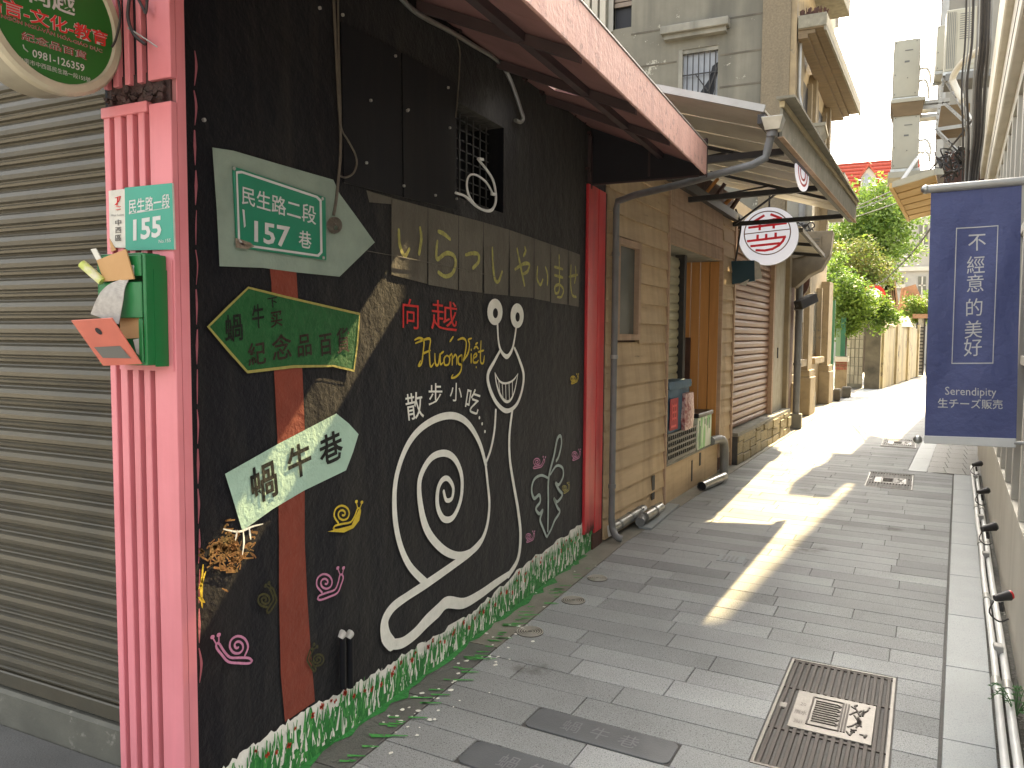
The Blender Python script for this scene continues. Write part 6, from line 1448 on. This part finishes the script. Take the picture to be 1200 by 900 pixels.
for u_ in (.025, .32, .36, .62, .66, .93):
    c = E1+d*u_; MB().extr([c-dn*.2, c+d*.035-dn*.2, c+d*.035+dn*.05, c+dn*.05], (0, 0, ht+.0 if u_ < .5 else ht-.1)).build('pier', m_ywall, t)
for u_ in (.18, .62):
    c = E1+d*u_-dn*.3; e = d.normalized(); MB().hexa([c-e*.9+Vector((0, 0, ht-.22)), c+e*.9+Vector((0, 0, ht-.22)), c+e*.9+dn*1.5+Vector((0, 0, ht-.22)), c-e*.9+dn*1.5+Vector((0, 0, ht-.22))], [c-e*.3+dn*.4+Vector((0, 0, ht+.18)), c+e*.3+dn*.4+Vector((0, 0, ht+.18)), c+e*.3+dn*.9+Vector((0, 0, ht+.18)), c-e*.3+dn*.9+Vector((0, 0, ht+.18))]).build('gate_cap', m_lfasc, t)
MB().extr([E1+d*.12-dn*.02, E1+d*.2-dn*.02, E1+d*.2-dn*.04, E1+d*.12-dn*.04], (0, 0, ht-.5)).build('door', m_mould_shade, t) if 0 else None
t = thing('alley_gate', 'dark gate frame closing the far end of the alley', 'gate', AY(1080, 440, 36.5))
for (a_, b_, pt) in ((1074, 1076.5, 378), (1083, 1085, 372), (1087.5, 1090, 372)): fbox(a_, b_, pt, 36.5, 36.8, m_dark, 'upright', t)
fbox(1076.5, 1083, 372, 36.6, 36.7, m_hwall, 'pale_panel', t, pyb=440)
mb = MB()
for i in range(14): a = AY(1076.8, 384+i*4, 36.5); b = AY(1082.6, 384+i*4, 36.5); mb.bar(a, b, .04, .05)
mb.build('bars', m_dark, t); fbox(1070, 1091, 368, 36.4, 36.9, m_clay, 'lintel', t, pyb=373)
tag(fbox(1067, 1071, 430, 35.3, 35.6, m_dark, 'litter_bin', None), 'small dark bin at the far end of the yellow wall', 'bin')
tag(fbox(1067, 1073.5, 386, 35.2, 35.3, m_lgrey, 'wall_notice', None, pyb=396), 'small pale notice plate above the bin', 'notice')
# ------------------------------------------------------------------ far houses
YH = 62
t = thing('red_roofed_house', 'pale house with a red tiled roof and a gabled dormer far behind the tree', 'house', AY(1010, 300, YH))
a = AY(975, 232, YH); b = AY(1046, 232, YH); top_z = AY(1010, 190, YH).z
MB().box((a.x-4, YH, 0), (b.x+1.5, YH+9, a.z)).build('wall', m_hwall, t)
yb2 = YH+4.5
MB().hexa([(a.x-4.4, YH-.5, a.z-.2), (b.x+1.8, YH-.5, a.z-.2), (b.x+1.8, YH+9.4, a.z-.2), (a.x-4.4, YH+9.4, a.z-.2)], [(a.x-2, yb2-.1, top_z+.9), (b.x+1.8, yb2-.1, top_z+.9), (b.x+1.8, yb2+.1, top_z+.9), (a.x-2, yb2+.1, top_z+.9)]).build('roof', m_roofr, t)
for k in range(10):
    u_ = (k+.5)/10; y_ = YH-.5+(yb2-.1-YH+.5)*u_; z_ = a.z-.2+(top_z+.9-a.z+.2)*u_+.06; MB().bar((a.x-4.2+u_*2, y_, z_), (b.x+1.8, y_, z_), .12, .12).build('tile_course', m_roofr, t)
w0, w1 = AY(1008, 230, YH-.6), AY(1026, 230, YH-.6); zp = AY(1016, 196, YH-.6).z; ze = AY(1016, 206, YH-.6).z
MB().extr([(w0.x, YH-.6, w0.z-1), (w1.x, YH-.6, w0.z-1), (w1.x, YH-.6, ze), ((w0.x+w1.x)/2, YH-.6, zp), (w0.x, YH-.6, ze)], (0, 2.6, 0)).build('dormer', m_hwall, t)
for s_ in (-1, 1):
    xm = (w0.x+w1.x)/2; MB().hexa([(xm, YH-.8, zp+.05), (xm+s_*(w1.x-w0.x)*.62, YH-.8, ze-.25), (xm+s_*(w1.x-w0.x)*.62, YH+2.6, ze-.25), (xm, YH+2.6, zp+.05)], [(xm, YH-.8, zp+.25), (xm+s_*(w1.x-w0.x)*.62, YH-.8, ze-.05), (xm+s_*(w1.x-w0.x)*.62, YH+2.6, ze-.05), (xm, YH+2.6, zp+.25)]).build('dormer_roof', m_roofr, t)
MB().extr([AY(*p, YH-.63) for p in ((1011.5, 222), (1021, 222), (1021, 208), (1016, 203), (1011.5, 208))], (0, -.04, 0)).build('dormer_window', m_glassb, t)
YP = 52
t = thing('apartment_block', 'grey apartment block with small windows behind the banner', 'building', AY(1065, 300, YP))
a = AY(1042, 228, YP); b = AY(1150, 228, YP); MB().box((a.x, YP, 0), (b.x, YP+12, a.z+.5)).build('wall', m_apt, t)
for (p0, p1, q0, q1) in ((1077, 1087, 263, 287), (1050, 1059, 263, 285), (1052, 1059, 325, 333), (1076, 1085, 324, 345), (1098, 1106, 263, 287)):
    w_ = MB().extr([AY(*p, YP) for p in ((p0, q1), (p1, q1), (p1, q0), (p0, q0))], (0, -.05, 0)).build('window', m_glassd, t)
    mb = MB(); A = AY(p0, q1, YP-.06); B = AY(p1, q0, YP-.06); mb.box((A.x-.1, YP-.25, A.z-.25), (B.x+.1, YP-.07, A.z-.02)); mb.box(((A.x+B.x)/2-.04, YP-.1, A.z), ((A.x+B.x)/2+.04, YP-.06, B.z)).box((A.x, YP-.1, (A.z+B.z)/2-.04), (B.x, YP-.06, (A.z+B.z)/2+.04)); mb.build('frame', m_hwall, w_)
zz = AY(1060, 315, YP).z; MB().box((a.x, YP-.15, zz-.15), (b.x, YP-.01, zz+.1)).build('string_course', m_hwall, t)
YT = 42
for k, (p, ym, lb) in enumerate((([(1027, 372), (1036, 332), (1048, 328), (1055, 372)], YT, 'low clay tiled gable roof left of the far banner edge'), ([(1052, 372), (1056, 338), (1073, 333), (1080, 350), (1082, 372)], YT+2, 'low clay tiled roof just left of the banner'))):
    t = thing('tiled_roof', lb, 'roof', AY(p[0][0], 372, ym))
    P_ = [AY(*q, ym) for q in p]; MB().extr(P_, (0, .6, 0)).build('roof_slope', m_clay, t)
    xa_, xb_ = P_[0].x, P_[-1].x; z0_ = P_[0].z; z1_ = max(q.z for q in P_)
    for i in range(8):
        u_ = (i+.5)/8; A = P_[0].lerp(P_[-1], u_); Bt = P_[1].lerp(P_[-2], u_) if len(P_) > 4 else P_[1].lerp(P_[2], u_); MB().bar(A+Vector((0, -.08, 0)), Bt+Vector((0, -.08, 0)), .16, .14).build('roof_tile', m_clay, t)
    MB().box((xa_, ym+.1, 0), (xb_, ym+3, z0_)).build('wall', m_hwall, t)
t = thing('round_traffic_sign', 'round red rimmed sign half hidden in the tree foliage', 'traffic sign', AY(1023, 347, 27.6))
c = AY(1023, 347, 27.6)
MB().extr(ring(c, (1, 0, 0), (0, 0, 1), .37, 32), (0, .03, 0)).build('disc', m_sred, t); MB().extr(ring(c+Vector((0, -.004, 0)), (1, 0, 0), (0, 0, 1), .26, 32), (0, .003, 0)).build('white_face', m_signw, t); MB().tube([(c.x, 27.66, 0), (c.x, 27.66, c.z)], .04, 8).build('post', m_lgrey, t)
# ------------------------------------------------------------------ trees
def tree(name, label, cl, trunk, n, size, mats, seed, cat='tree'):
    """crown: list of clumps (px, py, Y, radius in m)"""
    r = random.Random(seed); base = Vector(trunk[0]); t = thing(name, label, cat, base)
    mb = MB(); mb.tube(spline(trunk, 4), [max(.03, .13-.1*i/max(1, (len(trunk)-1)*4)) for i in range((len(trunk)-1)*4+1)], 8)
    cs = [(AY(px, py, Y), R) for px, py, Y, R in cl]
    for c, R in cs: a = Vector(trunk[-1]); mb.tube([a, a.lerp(c, .5)+Vector((r.uniform(-.2, .2), 0, r.uniform(-.1, .2))), c], [.05, .035, .015], 6)
    mb.build('trunk', m_bark, t)
    ms = [MB() for _ in mats]; tot = sum(R**2 for _, R in cs)
    for c, R in cs:
        sub_ = [c+Vector((r.gauss(0, 1), r.gauss(0, 1), r.gauss(0, 1))).normalized()*R*r.uniform(.3, 1.0) for _ in range(int(14))]
        k = int(n*R**2/tot)
        for i in range(k):
            s_ = r.choice(sub_); p = s_+Vector((r.gauss(0, 1), r.gauss(0, 1), r.gauss(0, 1)))*R*.22
            a = Vector((r.gauss(0, 1), r.gauss(0, 1), r.gauss(0, .7))).normalized(); b = a.cross(Vector((r.gauss(0, 1), r.gauss(0, 1), r.gauss(0, 1)))).normalized(); l = size*r.uniform(.6, 1.3)
            mi = 0 if r.random() < .55 else r.randrange(len(mats))
            ms[mi].quad(p-a*l*.5, p+b*l*.28, p+a*l*.5, p-b*l*.28)
    for m, q in zip(mats, ms):
        if q.v: tag(q.build('crown', m, t), kind='stuff')
    return t
b0 = AY(985, 440, 23.6)
tree('lane_tree', 'bright green tree leaning over the lane from behind the brick pillar', [(992, 360, 24, .75), (1002, 354, 24.3, .75), (1024, 368, 24.5, .5), (1040, 368, 24.6, .38), (985, 335, 24.5, .7), (997, 378, 23.8, .5), (982, 318, 25, .45), (988, 385, 23.7, .35), (1030, 370, 24.4, .4)],
     [(b0.x, 23.6, 0), (b0.x+.05, 23.6, 1.2), (b0.x+.15, 23.7, 2.2)], 15000, .10, (m_leafl, m_leafd), 3)
b1 = AY(1010, 440, 38)
tree('tall_tree', 'taller dark green tree rising behind the lane tree', [(1020, 245, 38, 1.4), (1040, 240, 38, 1.3), (1005, 265, 38, 1.4), (1030, 270, 38, 1.7), (1055, 268, 38, 1.2), (1000, 290, 38, 1.2), (1022, 298, 37.5, 1.3), (1062, 285, 38, .8), (985, 285, 38, 1.0), (1035, 225, 38, .6), (1045, 300, 38, 1.0)],
     [(b1.x, 38, 0), (b1.x+.1, 38, 3), (b1.x+.3, 38, 5)], 12000, .17, (m_leafd, m_leafl), 5)
b2 = AY(1000, 440, 33)
tree('yellowing_tree', 'thinner yellowing tree between the bright and the dark tree', [(995, 315, 33, .9), (1012, 310, 33, 1.0), (1030, 318, 33, .8), (980, 330, 33, .8), (1020, 330, 33, .6), (985, 300, 33, .6)],
     [(b2.x, 33, 0), (b2.x, 33, 2.5), (b2.x+.2, 33, 3.4)], 6500, .13, (m_leafm, m_leafl), 9)
b3 = AY(1075, 440, 37.5)
tree('shrub', 'pale green shrub hanging over the wall just left of the banner', [(1068, 360, 37, .6), (1082, 358, 37, .7), (1078, 372, 37, .4)], [(b3.x, 38, 0), (b3.x, 38, 2.0), (b3.x, 37.5, 2.6)], 3500, .12, (m_leafl, m_leafm), 13, 'shrub')
# street wall closing the view right of the lane, behind the banner
tag(MB().wbox(lambda y: 2.6+.13*(y-24), 24.05, 36, 0, .3, 0, 2.6).build('right_lane_wall', m_hwall), 'pale wall on the right of the lane beyond the grey building', 'wall')
print('objects', len(bpy.data.objects), 'tris', sum(len(p.vertices)-2 for o in bpy.data.objects if o.type == 'MESH' for p in []) )
